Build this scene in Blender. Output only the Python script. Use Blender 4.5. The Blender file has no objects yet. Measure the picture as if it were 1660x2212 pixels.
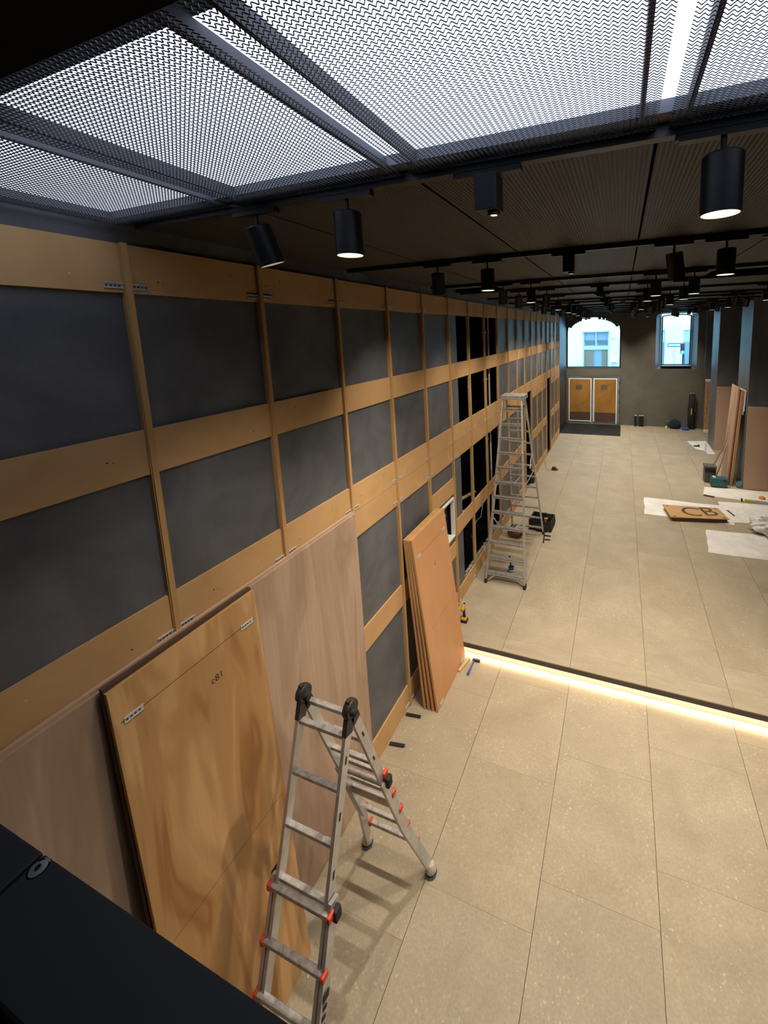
import bpy, bmesh, math, random
from mathutils import Vector, Matrix, Euler
random.seed(7)
SC = bpy.context.scene
COL = SC.collection
R = math.radians

# ------------------------------------------------------------------ camera
cam_d = bpy.data.cameras.new('camera')
cam = bpy.data.objects.new('camera', cam_d); COL.objects.link(cam)
cam.location = (2.310, 0.0, 4.242)
cam.rotation_euler = (R(81.925), R(1.8055), R(20.006))
cam_d.sensor_fit = 'AUTO'; cam_d.sensor_width = 36.0
cam_d.lens = 889.32 / 2212 * 36.0
cam_d.shift_x = (830 - 1018.07) / 2212
cam_d.shift_y = (842.61 - 1106) / 2212
cam_d.clip_start = 0.03; cam_d.clip_end = 200
SC.camera = cam
# ------------------------------------------------------------------ world, exposure
w = bpy.data.worlds.new('overcast_sky'); SC.world = w; w.use_nodes = True
bg = w.node_tree.nodes['Background']
bg.inputs[0].default_value = (0.42, 0.78, 1.0, 1); bg.inputs[1].default_value = 2.7
SC.view_settings.view_transform = 'Standard'; SC.view_settings.look = 'None'
SC.view_settings.exposure = 1.18; SC.view_settings.gamma = 1.0
SC.view_settings.use_curve_mapping = False
SC.cycles.max_bounces = 6; SC.cycles.diffuse_bounces = 4; SC.cycles.glossy_bounces = 3
SC.cycles.transparent_max_bounces = 8; SC.cycles.transmission_bounces = 4
SC.cycles.caustics_reflective = False; SC.cycles.caustics_refractive = False
SC.cycles.sample_clamp_indirect = 4.0
SC.cycles.use_denoising = True; SC.cycles.adaptive_threshold = .03
SPOT_W = 40.0          # watts of one track spotlight
SPOT_COL = (1.0, 0.865, 0.69)
BOX_EMIT = 0.95         # luminous ceiling
LED_EMIT = 30.0
for nm, loc, rot, sx, sy in (('sky_portal_arch', (1.12, 18.88, 3.6), (R(-90), 0, 0), 2.5, 2.2),
                             ('sky_portal_niche', (4.42, 19.28, 3.65), (R(-90), 0, 0), 1.1, 2.1)):
    ld = bpy.data.lights.new(nm, 'AREA'); ld.shape = 'RECTANGLE'; ld.size = sx; ld.size_y = sy
    ld.cycles.is_portal = True
    lo = bpy.data.objects.new(nm, ld); COL.objects.link(lo); lo.location = loc; lo.rotation_euler = rot

# ------------------------------------------------------------------ constants
ZL = -0.195       # lower floor
YS = 4.765        # step edge
ZC = 4.82         # ceiling plane
YF = 18.74        # far wall
XR = 5.30         # right piers
BAY = 0.81
SY = [1.395 + BAY * i for i in range(19)]           # stud centres
YEND = 16.42

# ------------------------------------------------------------------ materials
M = {}
def nodes(name):
    m = bpy.data.materials.new(name); m.use_nodes = True
    nt = m.node_tree
    return m, nt, nt.nodes['Principled BSDF'], nt.links
def flat(name, col, rough=.6, metal=0.0, emit=None, es=1.0, spec=.5):
    m, nt, b, L = nodes(name)
    b.inputs['Base Color'].default_value = (*col, 1); b.inputs['Roughness'].default_value = rough
    b.inputs['Metallic'].default_value = metal
    b.inputs['Specular IOR Level'].default_value = spec
    if emit: b.inputs['Emission Color'].default_value = (*emit, 1); b.inputs['Emission Strength'].default_value = es
    M[name] = m; return m
def coords(nt, scale=(1, 1, 1), kind='Object', rnd=False):
    tc = nt.nodes.new('ShaderNodeTexCoord'); mp = nt.nodes.new('ShaderNodeMapping')
    mp.inputs['Scale'].default_value = scale
    nt.links.new(tc.outputs[kind], mp.inputs['Vector'])
    if rnd:
        oi = nt.nodes.new('ShaderNodeObjectInfo'); ml = nt.nodes.new('ShaderNodeMath'); ml.operation = 'MULTIPLY'
        ml.inputs[1].default_value = 37.0
        nt.links.new(oi.outputs['Random'], ml.inputs[0]); cb = nt.nodes.new('ShaderNodeCombineXYZ')
        for k in range(3): nt.links.new(ml.outputs[0], cb.inputs[k])
        nt.links.new(cb.outputs[0], mp.inputs['Location'])
    return mp.outputs[0]
def ramp(nt, fac, stops):
    r = nt.nodes.new('ShaderNodeValToRGB'); e = r.color_ramp.elements
    while len(e) < len(stops): e.new(.5)
    for k, (p, c) in enumerate(stops): e[k].position = p; e[k].color = (*c, 1)
    nt.links.new(fac, r.inputs[0]); return r.outputs[0]
def noise(nt, vec, scale, detail=4, rough=.55, dist=0.0):
    n = nt.nodes.new('ShaderNodeTexNoise'); n.inputs['Scale'].default_value = scale
    n.inputs['Detail'].default_value = detail; n.inputs['Roughness'].default_value = rough; n.inputs['Distortion'].default_value = dist
    nt.links.new(vec, n.inputs['Vector']); return n.outputs[0]
def mix(nt, a, b, fac, mode='MIX'):
    n = nt.nodes.new('ShaderNodeMix'); n.data_type = 'RGBA'; n.blend_type = mode
    for s, v in ((n.inputs[0], fac), (n.inputs[6], a), (n.inputs[7], b)):
        if hasattr(v, 'links') or hasattr(v, 'is_linked'): nt.links.new(v, s)
        else: s.default_value = v if not isinstance(v, tuple) else (*v, 1)
    return n.outputs[2]
def bump(nt, b, h, strength=.2, dist=.01):
    n = nt.nodes.new('ShaderNodeBump'); n.inputs['Strength'].default_value = strength; n.inputs['Distance'].default_value = dist
    nt.links.new(h, n.inputs['Height']); nt.links.new(n.outputs[0], b.inputs['Normal'])
def cloudy(name, c0, c1, scale=1.6, rough=.5, spec=.5, bs=.12, stretch=(1, 1, 1), rlo=None):
    m, nt, b, L = nodes(name); v = coords(nt, stretch)
    n = noise(nt, v, scale, 7, .62, .6)
    L.new(ramp(nt, n, [(.3, c0), (.68, c1)]), b.inputs['Base Color'])
    b.inputs['Roughness'].default_value = rough; b.inputs['Specular IOR Level'].default_value = spec
    if rlo is not None:
        r = nt.nodes.new('ShaderNodeMapRange'); r.inputs['To Min'].default_value = rlo; r.inputs['To Max'].default_value = rough
        L.new(noise(nt, v, scale * 2.5, 5), r.inputs['Value']); L.new(r.outputs[0], b.inputs['Roughness'])
    if bs: bump(nt, b, n, bs, .01)
    M[name] = m; return m
cloudy('plaster', (.068, .073, .086), (.148, .155, .175), 1.8, .60, .45, .12, rlo=.38)
cloudy('far_plaster', (.105, .103, .090), (.150, .147, .128), .9, .72, .3, .05)
cloudy('pier_plaster', (.080, .086, .094), (.150, .158, .170), 1.4, .55, .5, .10, (1, 1, .5), rlo=.33)
cloudy('mdf', (.520, .315, .140), (.610, .380, .182), 2.6, .72, .25, .02)
cloudy('mdf_edge', (.46, .270, .105), (.56, .335, .145), 14, .8, .2, .05, (1, 1, .1))
cloudy('concrete_dust', (.22, .21, .19), (.42, .40, .37), 18, .9, .2, .3)
cloudy('paper', (.62, .62, .60), (.80, .79, .77), 3, .85, .2, .15)
cloudy('plywood', (.40, .24, .10), (.56, .36, .17), 5, .75, .2, .06, (1, 5, 1))
cloudy('stucco', (.66, .74, .78), (.86, .90, .92), .5, .9, .2, .05)
cloudy('brown_paper', (.23, .115, .022), (.40, .205, .045), 1.8, .75, .3, .35, (1, 1, .6))
cloudy('black_floor', (.006, .006, .007), (.018, .018, .018), 2.5, .6, .3, .1)
cloudy('bag_cloth', (.010, .011, .014), (.035, .036, .042), 12, .8, .3, .3)
cloudy('plastic_film', (.55, .56, .56), (.85, .86, .86), 30, .35, .5, .6)
cloudy('osb', (.30, .17, .07), (.52, .32, .15), 22, .7, .3, .2, (1, 1, .5))
cloudy('aluminium', (.50, .50, .50), (.66, .66, .66), 9, .42, .5, .03)
M['aluminium'].node_tree.nodes['Principled BSDF'].inputs['Metallic'].default_value = .75
cloudy('alu_worn', (.30, .29, .28), (.62, .61, .60), 26, .48, .5, .08)
M['alu_worn'].node_tree.nodes['Principled BSDF'].inputs['Metallic'].default_value = .7
flat('zinc', (.62, .64, .66), .4, .35); flat('slot_dark', (.02, .02, .022), .8)
flat('black_metal', (.010, .011, .014), .38, 0.0, spec=.5); flat('black_matt', (.006, .006, .007), .8, spec=.2)
flat('rail_navy', (.0085, .0095, .0135), .55, spec=.3); flat('soffit', (.004, .004, .005), .9, spec=.1)
flat('grey_trim', (.16, .16, .165), .5)
flat('mesh_metal', (.018, .018, .024), .55, .3); flat('reveal', (.16, .17, .20), .8)
flat('diffuser', (.9, .9, .95), .6, emit=(.70, .80, 1.0), es=BOX_EMIT)
flat('led', (1, .95, .85), .5, emit=(1.0, .78, .58), es=LED_EMIT)
flat('lamp_reflector', (.85, .82, .74), .35, emit=(1.0, .84, .60), es=.45)
flat('lamp_dim', (.5, .48, .44), .4, emit=(1.0, .84, .6), es=.12)
flat('riser', (.060, .052, .044), .7); flat('riser_pale', (.62, .58, .50), .7); flat('joint', (.13, .11, .08), .9)
flat('white_paint', (.74, .74, .72), .5); flat('white_tape', (.80, .86, .92), .5)
flat('door_grey', (.105, .10, .082), .6); flat('window_frame', (.012, .014, .018), .45)
flat('rubber', (.012, .012, .013), .7); flat('red_cap', (.62, .055, .02), .45)
flat('hinge', (.035, .033, .032), .5, .3); flat('teal', (.012, .105, .135), .4); flat('grey_plastic', (.09, .095, .085), .55)
flat('yellow', (.62, .30, .012), .45); flat('blue', (.02, .09, .32), .45); flat('red', (.50, .025, .02), .5)
flat('redbrown', (.11, .022, .014), .5); flat('lime', (.35, .55, .03), .45); flat('navy_cloth', (.012, .018, .05), .85)
flat('blue_cloth', (.03, .09, .36), .85); flat('pine', (.60, .41, .21), .7); flat('bottle_green', (.02, .14, .04), .2)
flat('cream_tape', (.50, .47, .36), .8); flat('blue_tape', (.09, .17, .26), .7); flat('marker', (.025, .022, .022), .7)
flat('walnut', (.080, .046, .030), .7); flat('orange', (.58, .25, .03), .5); flat('pencil', (.10, .055, .025), .8)
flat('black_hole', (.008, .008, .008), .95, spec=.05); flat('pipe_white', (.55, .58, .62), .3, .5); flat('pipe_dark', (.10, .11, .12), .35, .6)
flat('street_blue', (.03, .22, .62), .5); flat('street_white', (.9, .9, .9), .6); flat('signal_green', (.02, .6, .4), .4, emit=(.05, 1, .62), es=3.0)
flat('signal_body', (.012, .02, .025), .6); flat('shutter', (.20, .27, .33), .6); flat('street_door', (.20, .145, .105), .7)
flat('street_grey', (.42, .49, .56), .8); flat('asphalt', (.22, .24, .26), .9); flat('wall_back', (.30, .30, .31), .9)
flat('clear_plastic', (.75, .78, .80), .15)
flat('ink', (.07, .05, .04), .9); flat('black_lens', (.02, .02, .02), .3)
def mk_glass():
    m = bpy.data.materials.new('glass'); m.use_nodes = True; nt = m.node_tree; nt.nodes.clear()
    o = nt.nodes.new('ShaderNodeOutputMaterial'); t = nt.nodes.new('ShaderNodeBsdfTransparent'); g = nt.nodes.new('ShaderNodeBsdfGlossy')
    g.inputs['Roughness'].default_value = .02; mx = nt.nodes.new('ShaderNodeMixShader'); mx.inputs[0].default_value = .06
    t.inputs[0].default_value = (.92, .97, .99, 1)
    nt.links.new(t.outputs[0], mx.inputs[1]); nt.links.new(g.outputs[0], mx.inputs[2]); nt.links.new(mx.outputs[0], o.inputs[0]); M['glass'] = m
mk_glass()
def mk_tile():
    m, nt, b, L = nodes('tile'); v = coords(nt, (1, 1, 1), 'Object', True)
    # object coordinates of a unit tile: stretch back to metres
    v = coords(nt, (.9, 1.07, 1), 'Object', True)
    base = ramp(nt, noise(nt, v, 1.7, 8, .62, .5), [(.28, (.332, .282, .204)), (.72, (.425, .366, .270))])
    vo = nt.nodes.new('ShaderNodeTexVoronoi'); vo.inputs['Scale'].default_value = 26; vo.inputs['Randomness'].default_value = 1
    dn = nt.nodes.new('ShaderNodeVectorMath'); dn.operation = 'ADD'
    nz = nt.nodes.new('ShaderNodeTexNoise'); nz.inputs['Scale'].default_value = 34; L.new(v, nz.inputs['Vector'])
    sc_ = nt.nodes.new('ShaderNodeVectorMath'); sc_.operation = 'SCALE'; sc_.inputs['Scale'].default_value = .045
    L.new(nz.outputs['Color'], sc_.inputs[0]); L.new(v, dn.inputs[0]); L.new(sc_.outputs[0], dn.inputs[1]); L.new(dn.outputs[0], vo.inputs['Vector'])
    chips = ramp(nt, vo.outputs['Distance'], [(.13, (1, 1, 1)), (.27, (0, 0, 0))])
    gate = ramp(nt, noise(nt, v, 3.2, 3), [(.42, (0, 0, 0)), (.60, (1, 1, 1))])
    f = nt.nodes.new('ShaderNodeMix'); f.data_type = 'RGBA'; f.blend_type = 'MULTIPLY'; f.inputs[0].default_value = 1
    L.new(chips, f.inputs[6]); L.new(gate, f.inputs[7])
    g2 = nt.nodes.new('ShaderNodeMath'); g2.operation = 'MULTIPLY'; g2.inputs[1].default_value = .60; L.new(f.outputs[2], g2.inputs[0])
    c = mix(nt, base, (.62, .55, .42), g2.outputs[0])
    fine = ramp(nt, noise(nt, v, 60, 4), [(.3, (.86, .86, .86)), (.7, (1.06, 1.06, 1.06))])
    c = mix(nt, c, fine, 1.0, 'MULTIPLY')
    oi = nt.nodes.new('ShaderNodeObjectInfo')
    tint = ramp(nt, oi.outputs['Random'], [(0, (.965, .97, .98)), (.5, (1, .995, .98)), (1, (1.02, 1.0, .97))])
    c = mix(nt, c, tint, 1.0, 'MULTIPLY')
    L.new(c, b.inputs['Base Color']); b.inputs['Roughness'].default_value = .55; b.inputs['Specular IOR Level'].default_value = .35
    M['tile'] = m
mk_tile()
def mk_veneer(name, c0, c1, c2, flame, sx=1.0, loc=(0, 0, 0)):
    """grain runs along local z; flame mixes in broad cathedral figure"""
    m, nt, b, L = nodes(name)
    v = coords(nt, (1, 14 * sx, .5), 'Object'); col = ramp(nt, noise(nt, v, 3.0, 8, .7, .2), [(.25, c0), (.75, c1)])
    v2 = coords(nt, (.3, 2.3 * sx, .42), 'Object'); v2.node.inputs['Location'].default_value = loc
    n1 = noise(nt, v2, 1.5, 2.5, .45, 1.5)
    wv = nt.nodes.new('ShaderNodeMath'); wv.operation = 'PINGPONG'; wv.inputs[1].default_value = .5
    ml = nt.nodes.new('ShaderNodeMath'); ml.operation = 'MULTIPLY'; ml.inputs[1].default_value = 5.0; L.new(n1, ml.inputs[0]); L.new(ml.outputs[0], wv.inputs[0])
    rings = ramp(nt, wv.outputs[0], [(.05, (0, 0, 0)), (.45, (1, 1, 1))])
    blob = ramp(nt, n1, [(.44, (0, 0, 0)), (.60, (1, 1, 1))])
    s1 = nt.nodes.new('ShaderNodeMath'); s1.operation = 'MULTIPLY_ADD'; s1.inputs[1].default_value = .45; s1.inputs[2].default_value = .55; L.new(rings, s1.inputs[0])
    s2 = nt.nodes.new('ShaderNodeMath'); s2.operation = 'MULTIPLY'; L.new(s1.outputs[0], s2.inputs[0]); L.new(blob, s2.inputs[1])
    s3 = nt.nodes.new('ShaderNodeMath'); s3.operation = 'MULTIPLY'; s3.inputs[1].default_value = flame; L.new(s2.outputs[0], s3.inputs[0])
    c = mix(nt, col, c2, s3.outputs[0])
    L.new(c, b.inputs['Base Color']); b.inputs['Roughness'].default_value = .52; b.inputs['Specular IOR Level'].default_value = .35
    M[name] = m
mk_veneer('veneer_pale', (.395, .275, .198), (.510, .368, .272), (.310, .200, .138), .75)
mk_veneer('veneer_flame', (.560, .330, .145), (.660, .410, .190), (.320, .145, .045), .95, 1.15, (0, .35, .2))
mk_veneer('veneer_orange', (.545, .275, .125), (.590, .305, .145), (.500, .240, .100), .5, .7)
mk_veneer('veneer_beige', (.470, .325, .230), (.530, .370, .265), (.420, .280, .195), .4)
def mk_ceiling():
    m, nt, b, L = nodes('ceiling_mesh')
    v = coords(nt, (1, 1, 1), 'Object')
    wv = nt.nodes.new('ShaderNodeTexWave'); wv.wave_type = 'BANDS'; wv.bands_direction = 'X'; wv.inputs['Scale'].default_value = 19.0
    L.new(v, wv.inputs['Vector'])
    w2 = nt.nodes.new('ShaderNodeTexWave'); w2.wave_type = 'BANDS'; w2.bands_direction = 'Y'; w2.inputs['Scale'].default_value = 26.0
    L.new(v, w2.inputs['Vector'])
    c = ramp(nt, wv.outputs['Fac'], [(.25, (.012, .011, .010)), (.8, (.043, .040, .036))])
    c2 = ramp(nt, w2.outputs['Fac'], [(.2, (.75, .75, .75)), (.8, (1, 1, 1))])
    L.new(mix(nt, c, c2, 1.0, 'MULTIPLY'), b.inputs['Base Color']); b.inputs['Roughness'].default_value = .55
    bump(nt, b, wv.outputs['Fac'], .5, .004); M['ceiling_mesh'] = m
mk_ceiling()
flat('rail_grey', (.075, .078, .095), .6); flat('ceiling_grey', (.13, .135, .15), .8)

# ------------------------------------------------------------------ mesh helpers
class MB:
    def __init__(s): s.v = []; s.f = []; s.mi = []; s.mats = []; s.cur = 0
    def mat(s, m):
        if m not in s.mats: s.mats.append(m)
        s.cur = s.mats.index(m); return s
    def add(s, vs, fs):
        o = len(s.v); s.v += [tuple(q) for q in vs]
        for f in fs: s.f.append([i + o for i in f]); s.mi.append(s.cur)
        return s
    def box(s, x0, x1, y0, y1, z0, z1, mtx=None):
        vs = [Vector((x, y, z)) for z in (z0, z1) for x, y in ((x0, y0), (x1, y0), (x1, y1), (x0, y1))]
        if mtx is not None: vs = [mtx @ q for q in vs]
        return s.add(vs, [(0, 3, 2, 1), (4, 5, 6, 7), (0, 1, 5, 4), (1, 2, 6, 5), (2, 3, 7, 6), (3, 0, 4, 7)])
    def cbox(s, c, size, mtx=None):
        a = [k / 2 for k in size]
        return s.box(c[0] - a[0], c[0] + a[0], c[1] - a[1], c[1] + a[1], c[2] - a[2], c[2] + a[2], mtx)
    def bar(s, p, q, wx, wy, up=(0, 0, 1)):
        """rectangular bar from p to q; wx across (along up x dir), wy along up-ish"""
        p, q = Vector(p), Vector(q); d = (q - p).normalized(); u = Vector(up)
        sx = d.cross(u).normalized() if abs(d.dot(u)) < .999 else Vector((1, 0, 0)); sy = sx.cross(d).normalized()
        vs = []
        for e in (p, q):
            for a, b in ((-1, -1), (1, -1), (1, 1), (-1, 1)): vs.append(e + sx * a * wx / 2 + sy * b * wy / 2)
        return s.add(vs, [(0, 1, 2, 3)[::-1], (4, 5, 6, 7), (0, 1, 5, 4), (1, 2, 6, 5), (2, 3, 7, 6), (3, 0, 4, 7)])
    def tube(s, pts, r, n=8, cap=True):
        pts = [Vector(p) for p in pts]; rs = r if isinstance(r, (list, tuple)) else [r] * len(pts); rings = []
        ref = None
        for i, p in enumerate(pts):
            d = (pts[min(i + 1, len(pts) - 1)] - pts[max(i - 1, 0)]).normalized()
            if ref is None: ref = Vector((1, 0, 0)) if abs(d.x) < .9 else Vector((0, 1, 0))
            a = d.cross(ref).normalized(); b = d.cross(a).normalized(); ref = -b if False else ref
            rings.append([p + (a * math.cos(2 * math.pi * k / n) + b * math.sin(2 * math.pi * k / n)) * rs[i] for k in range(n)])
        o = [q for ring in rings for q in ring]; fs = []
        for i in range(len(pts) - 1):
            for k in range(n): fs.append((i * n + k, i * n + (k + 1) % n, (i + 1) * n + (k + 1) % n, (i + 1) * n + k))
        if cap: fs += [tuple(range(n))[::-1], tuple(range((len(pts) - 1) * n, len(pts) * n))]
        return s.add(o, fs)
    def lathe(s, prof, n=20, c=(0, 0, 0), mtx=None):
        vs = []
        for r, z in prof:
            for k in range(n):
                q = Vector((c[0] + r * math.cos(2 * math.pi * k / n), c[1] + r * math.sin(2 * math.pi * k / n), c[2] + z))
                vs.append(mtx @ q if mtx is not None else q)
        fs = []
        for i in range(len(prof) - 1):
            for k in range(n): fs.append((i * n + k, i * n + (k + 1) % n, (i + 1) * n + (k + 1) % n, (i + 1) * n + k))
        return s.add(vs, fs)
    def prism(s, poly, axis, a, b, mtx=None):
        """poly of 2-D points extruded along axis index from a to b"""
        def P(p, t):
            q = [p[0], p[1]]; q.insert(axis, t); q = Vector(q); return mtx @ q if mtx is not None else q
        n = len(poly); vs = [P(p, a) for p in poly] + [P(p, b) for p in poly]
        fs = [tuple(range(n))[::-1], tuple(range(n, 2 * n))] + [(k, (k + 1) % n, (k + 1) % n + n, k + n) for k in range(n)]
        return s.add(vs, fs)
    def mesh(s, name, mats=None, off=(0, 0, 0), smooth=False):
        me = bpy.data.meshes.new(name)
        me.from_pydata([(x - off[0], y - off[1], z - off[2]) for x, y, z in s.v], [], s.f)
        ml = s.mats or [mats]
        for m in ml: me.materials.append(M[m])
        if len(ml) > 1: me.polygons.foreach_set('material_index', s.mi)
        bm = bmesh.new(); bm.from_mesh(me); bmesh.ops.recalc_face_normals(bm, faces=bm.faces); bm.to_mesh(me); bm.free()
        if smooth:
            for p in me.polygons: p.use_smooth = True
            try: me.set_sharp_from_angle(angle=R(40))
            except Exception: pass
        me.update(); return me
    def build(s, name, mat=None, parent=None, smooth=False, bevel=0.0, local=False):
        off = (0, 0, 0)
        if parent is not None and not local:
            off = parent['_w'] if '_w' in parent else tuple(parent.location)
        me = s.mesh(name, mat, off, smooth)
        o = bpy.data.objects.new(name, me); COL.objects.link(o)
        if parent is not None: o.parent = parent; o['_w'] = tuple(off)
        else: o['_w'] = (0, 0, 0)
        if bevel:
            bv = o.modifiers.new('bevel', 'BEVEL'); bv.width = bevel; bv.segments = 2; bv.limit_method = 'ANGLE'
        return o
def tag(o, label, cat, group=None, kind=None):
    o['label'] = label; o['category'] = cat
    if group: o['group'] = group
    if kind: o['kind'] = kind
    return o
def struct(o): o['kind'] = 'structure'; return o
def thing(name, label, cat, loc=(0, 0, 0), group=None, rz=0.0):
    o = bpy.data.objects.new(name, None); COL.objects.link(o); o.location = loc; o.rotation_euler.z = rz
    o.empty_display_size = .1; o['_w'] = tuple(loc); tag(o, label, cat, group); return o
def inst(name, me, parent, loc=(0, 0, 0), scale=(1, 1, 1), rot=(0, 0, 0)):
    o = bpy.data.objects.new(name, me); COL.objects.link(o); o.parent = parent
    o.location = loc; o.scale = scale; o.rotation_euler = rot; return o
def copy_tree(o, parent=None):
    c = o.copy(); COL.objects.link(c); c.parent = parent
    for ch in list(o.children): copy_tree(ch, c)
    return c
def text(name, s, size, mtx, mat, parent, thick=.001):
    cu = bpy.data.curves.new(name, 'FONT'); cu.body = s; cu.size = size; cu.extrude = thick; cu.align_x = 'CENTER'; cu.align_y = 'CENTER'
    t = bpy.data.objects.new(name, cu); COL.objects.link(t); bpy.context.view_layer.update()
    me = bpy.data.meshes.new_from_object(t); bpy.data.objects.remove(t)
    me.transform(mtx); me.materials.clear(); me.materials.append(M[mat])
    if parent is not None: me.transform(Matrix.Translation(-Vector(parent['_w'])))
    o = bpy.data.objects.new(name, me); COL.objects.link(o)
    if parent is not None: o.parent = parent
    return o
def child_struct(o): return o

# ================================================================== SETTING
# ---- floor: slab in two levels, tiles as children
fl = MB(); fl.box(-.6, 8.4, YS + .06, YF + .6, -.40, -.012); fl.box(-.6, 8.4, -3.2, YS + .06, -.60, ZL - .012)
floor = struct(fl.build('floor', 'joint'))
unit = MB(); unit.box(0, 1, 0, 1, -1, 0); tile_me = unit.mesh('floor_tile', 'tile')
JX = [-.02, .87] + [1.765 + .895 * k for k in range(0, 7)]
def tiles(ys_fn, z, y_lo, y_hi, x_hi=8.0):
    for c in range(len(JX) - 1):
        if JX[c] > x_hi: break
        ys = [y for y in ys_fn(c) if y_lo < y < y_hi]; ys = [y_lo] + sorted(ys) + [y_hi]
        for a, b in zip(ys, ys[1:]):
            if b - a < .02: continue
            g = .0022; gy = .0007
            inst('floor_tile', tile_me, floor, (JX[c] + g, a + gy, z), (JX[c + 1] - JX[c] - 2 * g, b - a - 2 * gy, .012))
OFF = [3.14, 3.486, 3.81, 4.18, 3.47, 3.81, 4.15, 3.5]
tiles(lambda c: [OFF[c] + 1.07 * k for k in range(-6, 3)], ZL, .2, YS + .047, 6.4)
tiles(lambda c: [5.016] + [5.767 + (0 if c != 4 else -.40) + 1.07 * k + (.357 * ((c * 2) % 3) if k > 0 else 0) for k in range(0, 14)], 0.0, YS - .002, YF, 6.2)
# step: riser, shadow-gap trim and LED strip
t = MB(); t.box(-.02, 8.0, YS - .002, YS + .008, -.078, -.0125); t.box(-.02, 8.0, YS + .008, YS + .06, -.026, -.0125)
trim = struct(t.build('trim_1', 'riser'))
t = MB(); t.box(-.02, 8.0, YS + .045, YS + .06, ZL, -.026); struct(t.build('trim_2', 'riser_pale'))
led = MB(); led.box(-.02, 7.9, YS + .014, YS + .040, -.038, -.0265)
tag(led.build('led_strip', 'led'), 'glowing warm white LED strip under the edge of the floor step', 'light strip')
# black entrance mat
mt = MB(); mt.box(-.02, 2.31, 16.72, YF - .03, 0.0005, .006)
tag(mt.build('entrance_mat', 'black_floor'), 'large black entrance mat on floor in front of papered double door', 'mat')

# ---- left wall with openings
CAV = (5.785, 7.90, .26, 4.49); D1 = (SY[11], SY[12], 0, 2.60); D2 = (SY[15], SY[16], 0, 2.60); EB = (4.93, 5.40, 1.19, 1.80)
holes = [CAV, D1, D2, EB]
wl = MB(); xs = -.035
ycuts = sorted({-3.2, YF + .2} | {h[0] for h in holes} | {h[1] for h in holes})
for a, b in zip(ycuts, ycuts[1:]):
    zs = [-.6, ZC + .5]; spans = [h for h in holes if h[0] <= a + 1e-6 and h[1] >= b - 1e-6]
    if not spans: wl.box(xs - .03, xs, a, b, -.6, ZC + .5)
    else:
        h = spans[0]
        if h[2] > -.5: wl.box(xs - .03, xs, a, b, -.6, h[2])
        wl.box(xs - .03, xs, a, b, h[3], ZC + .5)
wall_left = struct(wl.build('wall_left', 'plaster'))
# linings of the openings
cv = MB(); y0, y1, z0, z1 = CAV
cv.box(-.95, -.93, y0 - .4, y1 + .4, 0, 4.9); cv.box(-.95, xs - .03, y0 - .42, y0 - .40, 0, 4.9); cv.box(-.95, xs - .03, y1 + .4, y1 + .42, 0, 4.9)
cv.box(-.95, xs - .03, y0 - .42, y1 + .42, 0, .02); cv.box(-.95, xs - .03, y0 - .42, y1 + .42, 4.9, 4.92)
cv.build('shaft_lining', 'black_hole', wall_left)
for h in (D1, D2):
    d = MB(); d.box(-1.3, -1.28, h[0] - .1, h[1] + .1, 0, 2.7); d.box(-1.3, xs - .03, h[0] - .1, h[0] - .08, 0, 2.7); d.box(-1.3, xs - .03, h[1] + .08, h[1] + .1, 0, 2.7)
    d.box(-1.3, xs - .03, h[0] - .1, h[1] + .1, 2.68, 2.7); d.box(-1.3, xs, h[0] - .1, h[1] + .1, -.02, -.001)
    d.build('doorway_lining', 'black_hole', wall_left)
# MDF boards, one per bay and row
def board(y0, y1, z0, z1, x=-.018, mat='mdf'):
    b = MB(); b.box(xs - .001, x, y0, y1, z0, z1); return b.build('mdf_board', mat, wall_left)
ST = .030
for i in range(-1, 19):
    ya = (SY[i] if i >= 0 else SY[0] - BAY); yb = SY[i + 1] if i + 1 < 19 else YEND
    if yb > YEND: yb = YEND
    if yb - ya < .05: continue
    low = yb < YS + .1
    rows = [(4.487, 4.724), (3.550, 3.788)]
    if i in (11, 15): rows += [(2.602, 2.853)]
    else: rows += [(2.602, 2.853), (2.345, 2.598)]
    if i == 4: rows += [(1.85, 2.09), (.85, 1.08), (0, .235)]
    elif i in (11, 15): pass
    elif i in (-1, 0, 1): pass
    else: rows += [(1.13, 1.385), (0, .245)]
    for z0, z1 in rows:
        if z0 == 0 and i <= 3: z0, z1 = ZL, .088
        if z0 == 0 and i == 3: z0, z1 = ZL, .088
        board(ya + .003, yb - .003, z0, z1)
for i, y in enumerate(SY):
    z0 = ZL if y < YS else 0
    if i in (0, 1): z0 = 2.4
    b = MB(); b.box(xs - .001, -.0075, y - ST / 2 - .004, y + ST / 2 + .004, z0, 4.724)
    s = b.build('mdf_stud', 'mdf_edge', wall_left)
    b = MB(); b.box(-.0075, 0.0, y - ST / 2, y + ST / 2, z0, 4.728); b.build('stud_facing', 'mdf_edge', wall_left)
b = MB(); b.box(xs - .001, 0, YEND, YEND + .03, 0, 4.728); b.build('mdf_stud', 'mdf_edge', wall_left)
# zinc hanging brackets beside every stud
br = MB(); br.mat('zinc'); br.box(0, .004, -.042, .042, -.013, .013); br.box(0, .009, -.042, .042, .009, .014); br.box(0, .007, -.042, .042, -.014, -.010)
br.mat('slot_dark')
for k in (-.030, -.012, .006, .024): br.box(.004, .0046, k - .005, k + .005, -.005, .003)
br_me = br.mesh('bracket')
for i, y in enumerate(SY):
    zs = [4.520]
    if i not in (11, 12, 15, 16): zs += [2.640, 2.388] if i > 2 else [2.640]
    if i > 2 and i not in (12, 16): zs += [.045 if y > YS else -.150]
    for z in zs:
        for sgn in (-1, 1): inst('bracket', br_me, wall_left, (-.018, y + sgn * .061, z))
for y in (5.92, 6.45, 7.02):
    inst('bracket', br_me, wall_left, (-.018, y, 2.65), rot=(R(90), 0, 0))
sc_b = MB(); sc_b.mat('zinc'); rr = random.Random(3)
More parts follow.
